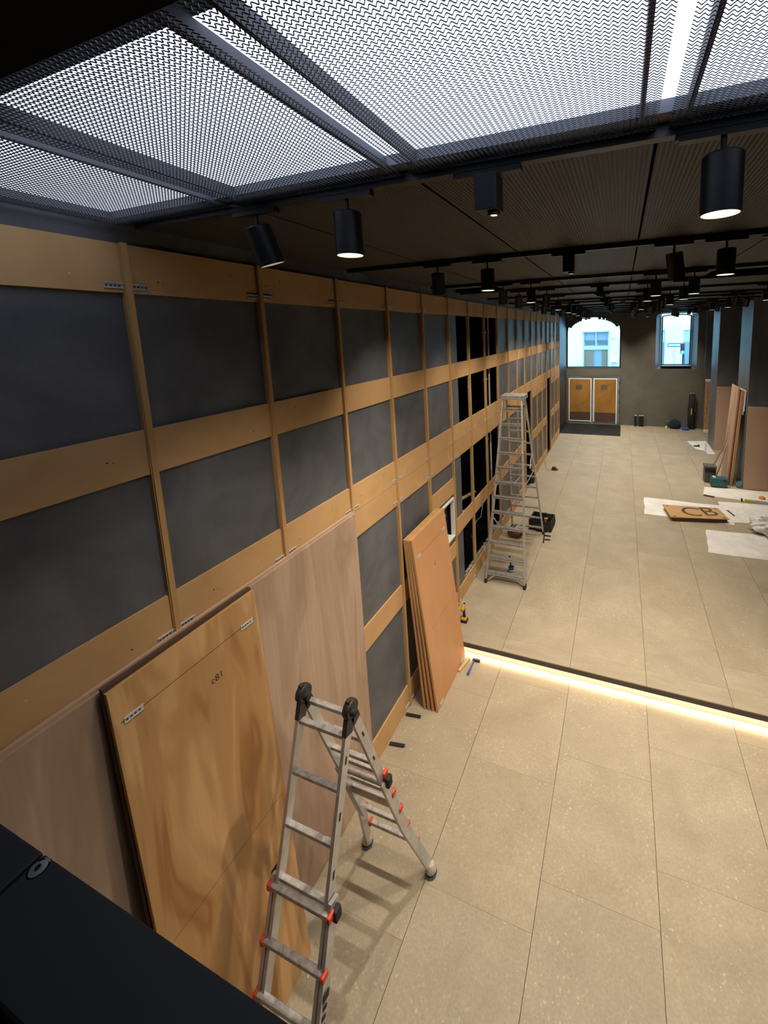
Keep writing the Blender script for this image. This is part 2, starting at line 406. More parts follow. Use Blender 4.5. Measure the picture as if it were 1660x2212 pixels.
for i in range(-1, 9):
    ya = SY[i] if i >= 0 else SY[0] - BAY
    for zr in (4.60, 3.67, 2.73):
        for fr in (.22, .70):
            y = ya + BAY * (fr + rr.uniform(-.08, .08)); z = zr + rr.uniform(-.05, .05)
            sc_b.mat('zinc' if rr.random() < .6 else 'slot_dark')
            sc_b.tube([(-.0182, y, z), (-.0172, y, z)], .0042, 8)
            if rr.random() < .5: sc_b.mat('slot_dark').tube([(-.0182, y + .025, z - .008), (-.0174, y + .025, z - .008)], .003, 6)
o = sc_b.build('screw_heads', None, wall_left); o['kind'] = 'stuff'
# installed pale veneer cladding (lower left)
for a, bb in ((-.9, 1.39), (1.394, 2.992)):
    p = MB(); p.box(.002, .034, a, bb, ZL + .004, 2.622); p.build('veneer_panel', 'veneer_pale', wall_left, bevel=.002)
p = MB(); p.box(-.001, .020, -.9, 2.985, 2.622, 2.640); p.build('panel_top_rail', 'veneer_beige', wall_left)
# faint black wall stretch beyond the cladding, next to the entrance
p = MB(); p.box(xs, xs + .012, YEND + .04, YF, 0, ZC); p.build('entrance_lining', 'window_frame', wall_left)

# ---- far wall with window and door openings
def arch(cx, hw, zs, zt, n=14):
    """flat-topped depressed arch outline from right spring over the crown to left spring"""
    pts = []
    for k in range(n + 1):
        a = math.pi * k / n
        pts.append((cx + hw * math.cos(a) * (1 if abs(math.cos(a)) > .999 else 1), zs + (zt - zs) * math.sin(a) ** .8))
    return pts
W1 = dict(x0=-.02, x1=2.27, z0=2.50, zs=4.10, zt=4.74); W2 = dict(x0=3.62, x1=5.16, z0=2.46, zs=4.62, zt=4.78)
D0 = (-.02, 2.29, 0, 2.20)
wf = MB(); T0, T1 = YF, YF + .12
wf.box(-1.2, W1['x0'], T0, T1, -.3, ZC + .4); wf.box(W1['x1'], W2['x0'], T0, T1, -.3, ZC + .4); wf.box(W2['x1'], 8.4, T0, T1, -.3, ZC + .4)
wf.box(W1['x0'], W1['x1'], T0, T1, D0[3], W1['z0']); wf.box(W2['x0'], W2['x1'], T0, T1, -.3, W2['z0'])
for W in (W1, W2):
    cx = (W['x0'] + W['x1']) / 2; hw = (W['x1'] - W['x0']) / 2; ar = arch(cx, hw, W['zs'], W['zt'])
    for (xa, za), (xb, zb) in zip(ar, ar[1:]):
        wf.prism([(xa, za), (xb, zb), (xb, ZC + .4), (xa, ZC + .4)], 1, T0, T1)
wall_far = struct(wf.build('wall_far', 'far_plaster'))
def ring_frame(mb, outline, w, y0, y1):
    """frame strip of width w inside a closed outline (x, z)"""
    c = Vector((sum(p[0] for p in outline) / len(outline), sum(p[1] for p in outline) / len(outline)))
    n = len(outline)
    for k in range(n):
        a = Vector(outline[k]); b = Vector(outline[(k + 1) % n]); d = (b - a)
        if d.length < 1e-4: continue
        nn = Vector((-d.y, d.x)).normalized()
        if nn.dot(c - a) < 0: nn = -nn
        mb.prism([tuple(a), tuple(b), tuple(b + nn * w), tuple(a + nn * w)], 1, y0, y1)
for num, W, fw, dep in ((1, W1, .055, .06), (2, dict(x0=3.86, x1=4.98, z0=2.58, zs=4.60, zt=4.70), .045, .42)):
    cx = (W['x0'] + W['x1']) / 2; hw = (W['x1'] - W['x0']) / 2
    ol = [(W['x0'], W['z0']), (W['x1'], W['z0'])] + arch(cx, hw, W['zs'], W['zt'])
    win = struct(thing('window_%d' % num, '', '', (cx, YF, W['z0'])))
    del win['label']; del win['category']
    m_ = MB(); ring_frame(m_, ol, fw, YF + dep, YF + dep + .05); m_.build('window_frame', 'window_frame', win)
    m_ = MB(); m_.prism(ol, 1, YF + dep + .02, YF + dep + .026); m_.build('pane', 'glass', win)
    m_ = MB(); m_.box(W['x0'], W['x1'], YF - .01, YF + dep, W['z0'] - .02, W['z0'] + .012); m_.build('window_sill', 'pier_plaster', win)
n0 = (W2['x0'], W2['x1'], W2['z0'], 4.80); n1 = (3.86, 4.98, 2.58, 4.72); ya, yb = YF + .10, YF + .50
m_ = MB()
for (xa, za), (xb, zb), (xc, zc), (xd, zd) in (((n0[0], n0[2]), (n0[0], n0[3]), (n1[0], n1[3]), (n1[0], n1[2])), ((n0[1], n0[2]), (n0[1], n0[3]), (n1[1], n1[3]), (n1[1], n1[2])),
        ((n0[0], n0[2]), (n0[1], n0[2]), (n1[1], n1[2]), (n1[0], n1[2])), ((n0[0], n0[3]), (n0[1], n0[3]), (n1[1], n1[3]), (n1[0], n1[3]))):
    m_.add([(xa, ya, za), (xb, ya, zb), (xc, yb, zc), (xd, yb, zd)], [(0, 1, 2, 3)])
    ex = lambda v, c: v + (.06 if v > c else -.06)
    m_.add([(ex(xa, 4.4), ya, ex(za, 3.6)), (ex(xb, 4.4), ya, ex(zb, 3.6)), (ex(xc, 4.4), yb + .02, ex(zc, 3.6)), (ex(xd, 4.4), yb + .02, ex(zd, 3.6))], [(0, 1, 2, 3)])
m_.build('window_reveal', 'pier_plaster', bpy.data.objects['window_2'])
# cornice mouldings in the haunches of the arched window
m_ = MB()
for sx_ in (-1, 1):
    cx = (W1['x0'] + W1['x1']) / 2
    for k in range(6):
        a = R(20 + 7 * k); x = cx + sx_ * 1.10 * math.cos(a); z = 4.10 + .62 * math.sin(a) ** .8
        m_.box(min(x - sx_ * .13, x), max(x - sx_ * .13, x), YF + .02, YF + .10, z - .10, z + .02)
m_.build('window_moulding', 'grey_trim', bpy.data.objects['window_1'])
# double door covered with brown paper
door = struct(thing('door_1', '', '', (1.13, YF, 0))); del door['label']; del door['category']
m_ = MB(); m_.box(-.02, .06, YF - .02, YF + .08, 0, 2.20); m_.box(2.20, 2.29, YF - .02, YF + .08, 0, 2.20); m_.box(.06, 2.20, YF - .02, YF + .08, 2.10, 2.20)
m_.build('door_frame', 'door_grey', door)
for k, (a, b_) in enumerate(((.065, 1.125), (1.135, 2.195))):
    m_ = MB(); yA, yB = YF + .0, YF + .05
    m_.box(a, a + .10, yA, yB, .01, 2.09); m_.box(b_ - .10, b_, yA, yB, .01, 2.09); m_.box(a + .1, b_ - .1, yA, yB, 1.99, 2.09); m_.box(a + .1, b_ - .1, yA, yB, .01, .16)
    lf = m_.build('door_leaf', 'door_grey', door)
    xa, xb = a + .02, b_ - .05
    m_ = MB(); m_.box(xa, xb, YF - .008, YF - .002, .13, 2.03); m_.build('paper_cover', 'brown_paper', lf)
    m_ = MB(); m_.box(xa + .02, xb - .02, YF - .012, YF - .008, .15, .52); m_.build('paper_patch', 'walnut', lf)
    m_ = MB()
    for q in ((xa, xa + .045, .10, 2.05), (xb - .045, xb, .05, 2.05), (xa + .045, xb - .045, 2.0, 2.05)) + (((xa + .045, xb - .045, .10, .14),) if k == 0 else ()):
        m_.box(q[0], q[1], YF - .016, YF - .009, q[2], q[3])
    m_.build('tape_border', 'white_tape', lf)
    m_ = MB(); m_.box(xa + .32, xa + .58, YF - .014, YF - .009, 1.55, 1.74); m_.build('notice', 'door_grey', lf)
for z in (.55, .95, 1.4, 1.8):
    m_ = MB(); m_.box(2.225, 2.245, YF - .035, YF - .02, z, z + .12); m_.build('hinge', 'black_matt', door)

# ---- right side: rear wall and piers
wr = MB(); wr.box(7.2, 7.4, -3.2, YF + .2, -.6, ZC + .4)
wall_right = struct(wr.build('wall_right', 'pier_plaster'))
for (y0, y1, xx) in ((18.48, YF, 5.42), (15.58, 16.60, XR), (11.93, 12.95, XR), (8.2, 9.1, 6.45)):
    p = MB(); p.box(xx, 7.2, y0, y1, 0, ZC); p.build('pier', 'pier_plaster', wall_right)
for (y, h) in ((15.575, 2.175), (11.925, 2.165)):
    p = MB(); p.box(XR + .01, 7.0, y - .03, y, .002, h); p.build('veneer_panel', 'veneer_beige', wall_right)
# ---- closing walls behind the camera and mezzanine
wb = MB(); wb.box(-.6, 7.4, -3.4, -3.2, -.6, ZC + .4); struct(wb.build('wall_back', 'wall_back'))

# ---- ceiling
ce = MB(); ce.box(-.1, 7.4, 1.45, YF + .25, ZC + .10, ZC + .22); ceiling = struct(ce.build('ceiling', 'soffit'))
ce = MB(); ce.box(-.1, 7.4, -3.4, 1.45, ZC + .32, ZC + .42); struct(ce.build('ceiling', 'soffit'))
TR = [1.43, 3.15, 4.85, 5.80, 7.13, 8.58, 9.45, 10.80, 11.95, 13.05, 14.2, 15.4, 16.6, 17.75]
SX = [-.105 + .835 * k for k in range(0, 10)]
for a, b_ in zip(TR, TR[1:] + [YF]):
    for c in range(len(SX) - 1):
        x0, x1 = max(SX[c], -.03) + .006, SX[c + 1] - .006
        if x0 > 7.1: break
        if abs(a - 4.85) < .01 and c in (0, 4, 5):
            p = MB(); p.box(x0, x1, a + .01, b_ - .01, ZC + .05, ZC + .065); p.build('ceiling_panel', 'ceiling_grey', ceiling)
        else:
            p = MB(); p.box(x0, x1, a + .01, b_ - .01, ZC, ZC + .015); p.build('ceiling_panel', 'ceiling_mesh', ceiling)
# soffit over the camera
p = MB(); p.box(-.03, 7.2, -3.2, .555, 4.795, ZC + .32); p.build('soffit', 'soffit', ceiling)
# reveal and rails of the luminous section
p = MB(); p.box(-.03, 7.2, 1.352, 1.42, 4.826, ZC + .32); p.box(-.03, .012, .555, 1.352, 4.826, ZC + .32); p.build('lightbox_reveal', 'reveal', ceiling)
for x in SX[1:8]:
    for dx in (-.050, .070):
        p = MB(); p.box(x + dx - .006, x + dx + .006, .555, 1.352, 4.816, 4.858); p.build('lightbox_rail', 'rail_grey', ceiling)
# expanded metal panels below the luminous ceiling: real strands
def expanded(x0, x1, y0, y1, z, L=.0165, p=.0115):
    """wavy strands joined by short bonds into elongated hexagonal openings"""
    v = []; f = []; nj = int((y1 - y0) / p); ni = int((x1 - x0) / L)
    th = .0014; dep = .0030; lean = .0008; A = .0042
    def strip(pts):
        o = len(v)
        for x, y in pts: v.extend([(x, y - th, z), (x, y + th, z), (x, y + th + lean, z + dep)])
        for i in range(len(pts) - 1):
            a = o + 3 * i; f.extend([(a, a + 3, a + 4, a + 1), (a + 1, a + 4, a + 5, a + 2)])
    for j in range(nj):
        yc = y0 + (j + .5) * p; sh = L / 2 if j % 2 else 0
        xs_ = [(x0 + L * (i + k) / 1.0, s) for i in range(ni) for k, s in ((0, -1), (.12, -1), (.5, 1), (.62, 1))]
        strip([(x, yc + s * A) for x, s in xs_ ])
        for i in range(ni):
            xa = x0 + L * (i + .56); o = len(v); ya, yb = yc + A, yc + p - A
            v.extend([(xa - .0009, ya, z + .001), (xa + .0009, ya, z + .001), (xa + .0009 - L * .5, yb, z + .001), (xa - .0009 - L * .5, yb, z + .001)])
            f.append((o, o + 1, o + 2, o + 3))
    me = bpy.data.meshes.new('expanded_mesh'); me.from_pydata(v, [], f); me.materials.append(M['mesh_metal']); me.update()
    o = bpy.data.objects.new('expanded_mesh', me); COL.objects.link(o); o.parent = ceiling; o['kind'] = 'stuff'
for c in range(0, 8):
    x0 = max(SX[c], -.03) + .024; x1 = SX[c + 1] - .002
    expanded(x0, x1, .50, 1.412, 4.808)
lb = thing('light_box', 'glowing white luminous ceiling panels behind black expanded metal mesh', 'ceiling light', (1.6, 1.0, ZC + .03))
for c in range(0, 8):
    p = MB(); p.box(max(SX[c] + .001, .013), SX[c + 1] - .001, .665, 1.350, 4.860, 4.868); p.build('diffuser', 'diffuser', lb)

# ---- lighting tracks
for k, y in enumerate(TR):
    x0 = .03 if k < 3 else .05
    p = MB(); p.box(x0 if k else .075, 7.0, y - .018, y + .018, 4.786, 4.8195)
    tag(p.build('light_track', 'black_metal'), 'thin black lighting track running across the dark ceiling', 'light track', 'ceiling light tracks')

# ================================================================== TRACK SPOTLIGHTS
def spot_proto(kind, name, label, group):
    """origin at the underside of the track"""
    root = thing(name, label, 'spotlight', (0, 0, 0), group)
    m_ = MB(); m_.box(-.115, .115, -.016, .016, -.020, -.0005); m_.box(-.125, -.115, -.012, .012, -.014, -.001); m_.build('track_adapter', 'black_metal', root)
    if kind == 'box':
        m_ = MB(); m_.box(-.040, .040, -.040, .040, -.138, -.020); m_.build('housing', 'black_metal', root, bevel=.003)
        m_ = MB(); m_.lathe([(.001, -.139), (.022, -.139), (.023, -.152), (.017, -.152), (.001, -.147)], 16, (.017, 0, 0)); m_.build('lens_ring', 'black_lens', root, smooth=True)
        m_ = MB(); m_.lathe([(.0, -.149), (.0165, -.151)], 14, (.017, 0, 0)); m_.build('lens', 'lamp_reflector', root)
        return root
    m_ = MB(); m_.tube([(0, 0, -.018), (0, 0, -.075)], .0075, 10); m_.build('stem', 'black_metal', root, smooth=True)
    tilt = {'down': Matrix(), 'aim': Matrix.Rotation(R(20), 4, Vector((.94, .35, 0))), 'lean': Matrix.Rotation(R(-9), 4, 'Y') @ Matrix.Rotation(R(15), 4, 'X')}[kind]
    P = Matrix.Translation((0, 0, -.068)) @ tilt
    r, h = .054, .162
    m_ = MB(); m_.lathe([(.0, 0), (r - .004, 0), (r, -.004), (r, -h), (r - .004, -h)], 28, (0, 0, 0), P); m_.build('lamp_body', 'black_metal', root, smooth=True)
    m_ = MB(); m_.lathe([(r - .004, -h), (r - .010, -h + .030), (.022, -h + .060), (.0, -h + .062)], 24, (0, 0, 0), P)
    m_.build('reflector', 'lamp_reflector' if kind == 'down' else 'lamp_dim', root, smooth=True)
    ld = bpy.data.lights.new('spot_beam', 'SPOT'); ld.energy = SPOT_W * (1.0 if kind != 'lean' else .8); ld.color = SPOT_COL; ld.spot_size = R(128 if kind == 'down' else 116); ld.spot_blend = 1.0
    ld.shadow_soft_size = .035
    lo = bpy.data.objects.new('spot_beam', ld); COL.objects.link(lo); lo.parent = root
    lo.matrix_local = P @ Matrix.Translation((0, 0, -h - .006))
    return root
PR = {'down': spot_proto('down', 'track_spotlight', 'lit black cylinder spotlight hanging straight down from ceiling track', 'upright track spotlights'),
      'aim': spot_proto('aim', 'track_spotlight', 'black cylinder track spotlight tilted toward the far window wall', 'tilted track spotlights'),
      'lean': spot_proto('lean', 'track_spotlight', 'black cylinder track spotlight leaning over to one side', 'leaning track spotlights'),
      'box': spot_proto('box', 'box_spotlight', 'black box-shaped track spotlight with a small round lens', 'box spotlights')}
used = set()
LD_FAR = PR['down'].children[-1].data if PR['down'].children[-1].type == 'LIGHT' else [c for c in PR['down'].children if c.type == 'LIGHT'][0].data
LD_FAR = LD_FAR.copy(); LD_FAR.spot_size = R(66); LD_FAR.spot_blend = .9; LD_FAR.energy = SPOT_W * .95
LD_KEY = LD_FAR.copy(); LD_KEY.spot_size = R(110); LD_KEY.energy = SPOT_W * 3.0; LD_KEY.shadow_soft_size = .022
LD_NEAR = LD_FAR.copy(); LD_NEAR.spot_size = R(120); LD_NEAR.energy = SPOT_W * .32
LD_END = LD_FAR.copy(); LD_END.spot_size = R(100); LD_END.spot_blend = 1; LD_END.energy = SPOT_W * 1.35
def spot(kind, x, k, rz=0.0):
    o = PR[kind] if kind not in used else copy_tree(PR[kind]); used.add(kind)
    o.location = (x, TR[k], 4.786); o.rotation_euler.z = rz
    if abs(rz) > .5 and kind == 'aim': o['label'] = 'added unseen black cylinder track spotlight tilted to light the panelled wall'; o['group'] = 'added unseen wall washing spotlights'
    for c_ in list(o.children):
        if c_.type != 'LIGHT': continue
        if 3 <= k < 10 and kind == 'aim' and 1.1 < x < 4: bpy.data.objects.remove(c_)      # switched off
        elif k >= 2 and kind == 'down': c_.data = LD_FAR
        elif k == 1 and kind == 'down' and x < 3: c_.data = LD_KEY
        elif k >= 3 and kind == 'aim': c_.data = LD_END
        elif k == 0 and kind == 'down': c_.data = LD_NEAR
    return o
for a in (('lean', .825, 0), ('down', 1.29, 0), ('box', 1.87, 0), ('down', 2.570, 0),
          ('aim', .892, 1), ('down', 1.316, 1), ('box', 1.936, 1), ('lean', 2.625, 1), ('down', 2.93, 1),
          ('aim', .967, 2), ('down', 1.302, 2), ('down', 2.632, 2), ('down', 2.992, 2),
          ('aim', .932, 3), ('aim', 1.323, 3), ('box', 2.024, 3), ('down', 2.60, 3), ('down', 3.014, 3),
          ('aim', .918, 4), ('down', 1.288, 4), ('box', 2.00, 4), ('down', 2.99, 4, 0), ('aim', 2.62, 4), ('down', 4.25, 4),
          ('aim', .80, 5), ('down', 1.285, 5), ('box', 2.0, 5), ('aim', 3.0, 5), ('down', 2.64, 5), ('aim', 4.20, 5),
          ('aim', .85, 6), ('down', 1.304, 6), ('box', 1.98, 6), ('lean', 2.62, 6), ('aim', 3.0, 6), ('aim', 4.565, 6), ('down', 4.242, 6),
          ('down', 1.25, 7), ('aim', .85, 7), ('box', 2.0, 7), ('lean', 2.6, 7), ('down', 4.21, 7), ('lean', 2.95, 7),
          ('aim', 1.25, 8), ('aim', .85, 8), ('box', 2.0, 8), ('lean', 2.62, 8), ('aim', 4.55, 8), ('aim', 4.16, 8), ('lean', 3.0, 8),
          ('down', 1.2, 9), ('box', 2.0, 9), ('lean', 2.62, 9), ('lean', 3.0, 9), ('down', 4.2, 9),
          ('down', 1.2, 10), ('lean', 2.62, 10), ('down', 4.2, 10), ('aim', .85, 10),
          ('aim', 1.2, 11), ('lean', 2.7, 11), ('aim', 3.9, 11), ('down', 3.1, 11),
          ('aim', 1.0, 12), ('aim', 1.5, 12), ('aim', 2.7, 12), ('aim', 4.1, 12),
          ('aim', 3.55, 0, R(55)), ('aim', 4.3, 0, R(55)), ('aim', 3.8, 1, R(55)), ('aim', 4.6, 1, R(60)), ('down', 5.2, 1), ('aim', 4.3, 2, R(55)), ('down', 5.0, 2), ('aim', 4.6, 3, R(60)),  # extra fixtures added out of view on the tracks to brighten the near wall
          ('aim', .7, 13), ('aim', 1.6, 13), ('aim', 4.3, 13)):
    spot(*a)
# round detectors on the ceiling
for x, y, lab in ((3.19, 3.20, 'black round detector disc on the ceiling beside an upright spotlight'), (2.30, 10.3, 'small black dome sensor on the ceiling between box spotlights')):
    m_ = MB(); m_.lathe([(.0, 0), (.06, 0), (.06, -.022), (.05, -.045), (.0, -.05)], 20, (x, y, ZC - .0005)); tag(m_.build('ceiling_sensor', 'black_metal', smooth=True), lab, 'sensor')
# ================================================================== MEZZANINE GUARDRAIL
gz = 3.5; gy0, gy1 = .150, .252
g = thing('guardrail', 'dark navy metal guardrail with flat cap at the mezzanine edge', 'railing', (1.7, .2, 2.4))
for a, b_ in ((-.02, 1.5195), (1.5225, 4.6)):
    m_ = MB(); m_.box(a, b_, gy0, gy1, gz - .05, gz); m_.build('rail_cap', 'rail_navy', g, bevel=.004)
m_ = MB(); m_.box(-.02, 4.6, gy0 - .012, gy0 - .003, gz - .03, gz - .012); m_.build('edge_strip', 'grey_trim', g)
m_ = MB(); m_.box(-.02, 4.6, .19, .21, 2.4, gz - .05); m_.build('balustrade_panel', 'rail_navy', g)
m_ = MB(); m_.lathe([(.0035, .0035), (.0035, .0015), (.0085, .0015), (.0105, 0), (.0125, 0)], 20, (1.5375, .238, gz)); m_.build('bolt', 'grey_trim', g, smooth=True)
m_ = MB(); m_.box(-.02, 7.2, -3.2, .24, 2.15, 2.4); m_.build('mezzanine_slab', 'rail_navy', floor)

# ================================================================== LEANING BOARDS (left wall)
def lean_board(name, label, xb, y0, y1, length, xt, mat, thick=.020, zb=ZL, edge='mdf_edge', group=None):
    """board standing on the floor with its front foot at xb, its front top edge at xt"""
    root = thing(name, label, 'board', (xb, y0, zb + .003), group); root.rotation_euler.y = -math.asin((xb - xt) / length)
    b = MB(); b.box(-thick + .0015, 0, 0, y1 - y0, 0, length); b.build('core', edge, root, local=True)
    b = MB(); b.box(-.0012, .0012, .001, y1 - y0 - .001, .001, length - .001); b.build('veneer_face', mat, root, local=True)
    return root
wd = .815
dk = lean_board('veneer_board', 'dark edged board tucked behind the flame-grained orange panel', .215, .985, .985 + wd, 2.850, .083, 'walnut', .028, edge='walnut')
fo = lean_board('veneer_board', 'flame-grained orange veneer board with two zinc brackets leaning on pale panels', .268, .985, .985 + wd, 2.835, .108, 'veneer_flame', .022)
L_ = 2.66
for y in (.085, wd - .085): inst('bracket', br_me, fo, (.0014, y, L_))
p = MB(); p.box(.0013, .0019, .03, wd - .02, L_ - .0018, L_ + .0018); p.build('pencil_line', 'pencil', fo, local=True)
p = MB(); p.box(.0013, .0017, 0.02, wd - .02, 1.368, 1.3705); p.build('pencil_line', 'pencil', fo, local=True)
mm = Matrix(((0, 0, 1, .0022), (1, 0, 0, .50), (0, 1, 0, 2.49), (0, 0, 0, 1))) @ Matrix.Scale(1, 4)
cur = text('handwritten_mark', 'c81', .055, mm, 'marker', None, .0003); cur.parent = fo
# stack beside the step
SB = []
for k in range(4):
    xb = .190 + .054 * k; xt = .042 + .028 * k
    lab = ['rearmost MDF-edged board of the stack leaning between studs by the step', 'second board from the wall in the stack leaning by the step',
           'third board from the wall in the stack leaning by the step', 'smooth orange veneer board at the front of the stack leaning by the step'][k]
    SB.append(lean_board('veneer_board', lab, xb, 3.825 + .002 * k, 4.715 + .006 * k, 2.14 - (.01 if k < 3 else 0), xt, 'veneer_orange', .024, group='boards stacked beside the step'))
fb = SB[3]
for y, z in ((.10, 1.90), (.79, 1.90), (.11, .035), (.79, .035)): inst('bracket', br_me, fb, (.0014, y, z))
p = MB(); p.box(.0013, .0018, .02, .87, 1.895, 1.898); p.box(.0013, .0017, .10, .85, .955, .957); p.build('pencil_line', 'pencil', fb, local=True)
p = MB(); p.tube([(.002, .42, 1.63), (.002, .44, 1.60), (.002, .47, 1.66)], .0025, 5); p.build('handwritten_mark', 'pencil', fb, local=True)

# ================================================================== NEAR MULTI-POSITION LADDER
la = thing('articulated_ladder', 'silver folding aluminium ladder with red rung caps set up as an A-frame', 'ladder', (.6, 1.8, ZL))
KS = .323
def FP(x, z): return (x, 1.8 - KS * (2.0 - z), z)
def RP(x, z): return (x, 1.8 + KS * (2.0 - z), z)
def part(name, mat, fn, parent, **k):
    m_ = MB(); fn(m_); return m_.build(name, mat, parent, **k)
UX = (1, 0, 0)
for P_, zi in ((FP, .30), (RP, .45)):
    for x in (.440, .795):
        part('inner_rail', 'aluminium', lambda b: b.bar(P_(x, 1.95), P_(x, zi), .060, .022, UX), la)
# locking hinges
for x in (.440, .795):
    hg = part('hinge', 'hinge', lambda b: (b.lathe([(0, -.021), (.052, -.021), (.056, -.012), (.056, .012), (.052, .021), (0, .021)], 20, (0, 0, 0), Matrix.Translation((x, 1.8, 1.995)) @ Matrix.Rotation(R(90), 4, 'Y')),
         b.bar(FP(x, 1.985), FP(x, 1.86), .066, .030, UX), b.bar(RP(x, 1.985), RP(x, 1.88), .066, .030, UX),
         b.box(x - .014, x + .014, 1.775, 1.80, 2.04, 2.062)), la, smooth=True)
    part('lock_knob', 'rubber', lambda b: b.tube([(x + .018, 1.79, 1.985), (x + .052, 1.79, 1.985)], .020, 12), hg, smooth=True)
def rung(P_, z, x0, x1, mat='alu_worn', hgt=.026, dep=.034):
    part('rung', mat, lambda b: b.bar(P_(x0, z), P_(x1, z), dep, hgt, (0, 0, 1)), la, bevel=.004)
for z in (1.848, 1.578, 1.308, 1.04): rung(FP, z, .45, .785)
for z in (1.925, 1.658, 1.388, 1.11): rung(RP, z, .45, .785)
part('rung_brace', 'aluminium', lambda b: b.bar(RP(.44, .835), RP(.80, .835), .04, .05), la, bevel=.006)
# outer sections
part('outer_rail', 'aluminium', lambda b: (b.bar(FP(.413, 1.065), FP(.413, .42), .068, .022, UX), b.bar(FP(.413, .42), FP(.33, ZL + .02), .068, .022, UX)), la)
part('outer_rail', 'aluminium', lambda b: (b.bar(FP(.822, 1.065), FP(.830, .42), .068, .022, UX), b.bar(FP(.830, .42), FP(.905, ZL + .02), .068, .022, UX)), la)
for P_, zs in ((FP, (1.018, .755, .508, .25)), (RP, (1.205, .945, .712, .450, .182))):
    for z in zs:
        w_ = .0 if z > .44 else (.44 - z) * .13
        xa, xb = (.408 - w_, .826 + w_)
        if P_ is RP: xa, xb = (.43 - w_ * .8, .80 + w_ * .8)
        dy = -.030 if P_ is FP else .030
        PP = (lambda x, zz, P_=P_, dy=dy: (lambda q: (q[0], q[1] + dy, q[2]))(P_(x, zz)))
        part('rung', 'alu_worn', lambda b: b.bar(PP(xa, z), PP(xb, z), .036, .030), la, bevel=.004)
        for s_, x in ((-1, xa), (1, xb)):
            part('rung_cap', 'red_cap', lambda b: b.bar(PP(x - s_ * .004, z), PP(x + s_ * .020, z), .050, .046), la, bevel=.008)
# flared rear legs
part('outer_rail', 'aluminium', lambda b: (b.bar(RP(.425, 1.16), RP(.418, .50), .070, .024, UX), b.bar(RP(.418, .50), RP(.293, ZL + .05), .070, .024, UX)), la)
part('outer_rail', 'aluminium', lambda b: (b.bar(RP(.800, 1.16), RP(.800, .50), .070, .024, UX), b.bar(RP(.800, .50), RP(.900, ZL + .05), .070, .024, UX)), la)
for P_, x, z in ((FP, .40, 1.03), (FP, .848, 1.00), (RP, .838, 1.16)):
    part('lock_tab', 'rubber', lambda b: b.cbox((x, P_(x, z)[1] + .01, z), (.034, .05, .075)), la, bevel=.008)
for P_, x in ((RP, .288), (RP, .905), (FP, .325), (FP, .910)):
    y = P_(x, ZL + .06)[1]; ft = part('foot', 'rubber', lambda b: b.cbox((x, y, ZL + .022), (.052, .085, .043)), la, bevel=.008)
    if P_ is RP:
        part('tape_wrap', 'cream_tape', lambda b: b.lathe([(.0, .075), (.028, .072), (.040, .045), (.046, .012), (.040, .0)], 14, (x, y - .005, ZL + .035), ), ft, smooth=True)
        part('tape_band', 'blue_tape', lambda b: b.lathe([(.047, .034), (.049, .016), (.044, .001), (.0, .001)], 14, (x, y - .005, ZL)), ft, smooth=True)
# black slots on the rails and a warning sticker strip
for z in (1.75, 1.47, 1.19): 
    part('rail_slot', 'slot_dark', lambda b: b.bar((.8072, FP(.8, z)[1], z), (.8072, FP(.8, z - .04)[1], z - .04), .012, .002, UX), la)
    part('rail_slot', 'slot_dark', lambda b: b.bar((.8072, RP(.8, z)[1], z), (.8072, RP(.8, z - .04)[1], z - .04), .012, .002, UX), la)
part('warning_sticker', 'rubber', lambda b: b.bar((.8425, FP(.83, .66)[1], .66), (.8425, FP(.83, .62)[1], .62), .05, .0015, UX), la)
for k in range(5):
    z = .60 - .045 * k; part('sticker_mark', 'rubber', lambda b: b.bar((.8428, FP(.83, z)[1], z), (.8428, FP(.83, z - .022)[1], z - .022), .030, .0015, UX), la)

# ================================================================== TALL STEPLADDER
tl = thing('stepladder', 'tall twin aluminium stepladder with twelve treads standing on the upper floor', 'ladder', (.52, 7.1, 0))
def lp(a, b, z, zt=3.06): return tuple(a[k] + (b[k] - a[k]) * z / zt for k in range(3))
FL, FR = ((.200, 6.165, 0), (.335, 7.02, 3.06)), ((.872, 6.170, 0), (.672, 7.02, 3.06))
BL, BR = ((.172, 8.09, 0), (.335, 7.22, 3.06)), ((.832, 8.12, 0), (.672, 7.22, 3.06))
for (a, b_), nm in ((FL, 'front_rail'), (FR, 'front_rail'), (BL, 'rear_rail'), (BR, 'rear_rail')):
    part(nm, 'aluminium', lambda b: b.bar(a, b_, .075 if nm == 'front_rail' else .05, .026, UX), tl)
    part('foot', 'rubber', lambda b: b.cbox((a[0], a[1], .035), (.045, .085, .07)), tl, bevel=.006)
for k in range(12):
    z = .172 + .2443 * k
    p, q = lp(*FL, z), lp(*FR, z)
    part('tread', 'alu_worn', lambda b: (b.cbox(((p[0] + q[0]) / 2, p[1], z), (q[0] - p[0], .085, .008)), b.cbox(((p[0] + q[0]) / 2, p[1] - .040, z - .014), (q[0] - p[0], .005, .034))), tl)
    p, q = lp(*BL, z), lp(*BR, z)
    part('rear_rung', 'alu_worn', lambda b: (b.cbox(((p[0] + q[0]) / 2, p[1], z), (q[0] - p[0], .045, .008)), b.cbox(((p[0] + q[0]) / 2, p[1] - .02, z - .01), (q[0] - p[0], .004, .022))), tl)
part('top_cap', 'alu_worn', lambda b: (b.cbox((.505, 7.12, 3.095), (.42, .34, .012)), b.cbox((.505, 6.955, 3.065), (.42, .008, .07)), b.cbox((.505, 7.285, 3.065), (.42, .008, .07)),
      b.cbox((.298, 7.12, 3.065), (.008, .34, .07)), b.cbox((.712, 7.12, 3.065), (.008, .34, .07))), tl)
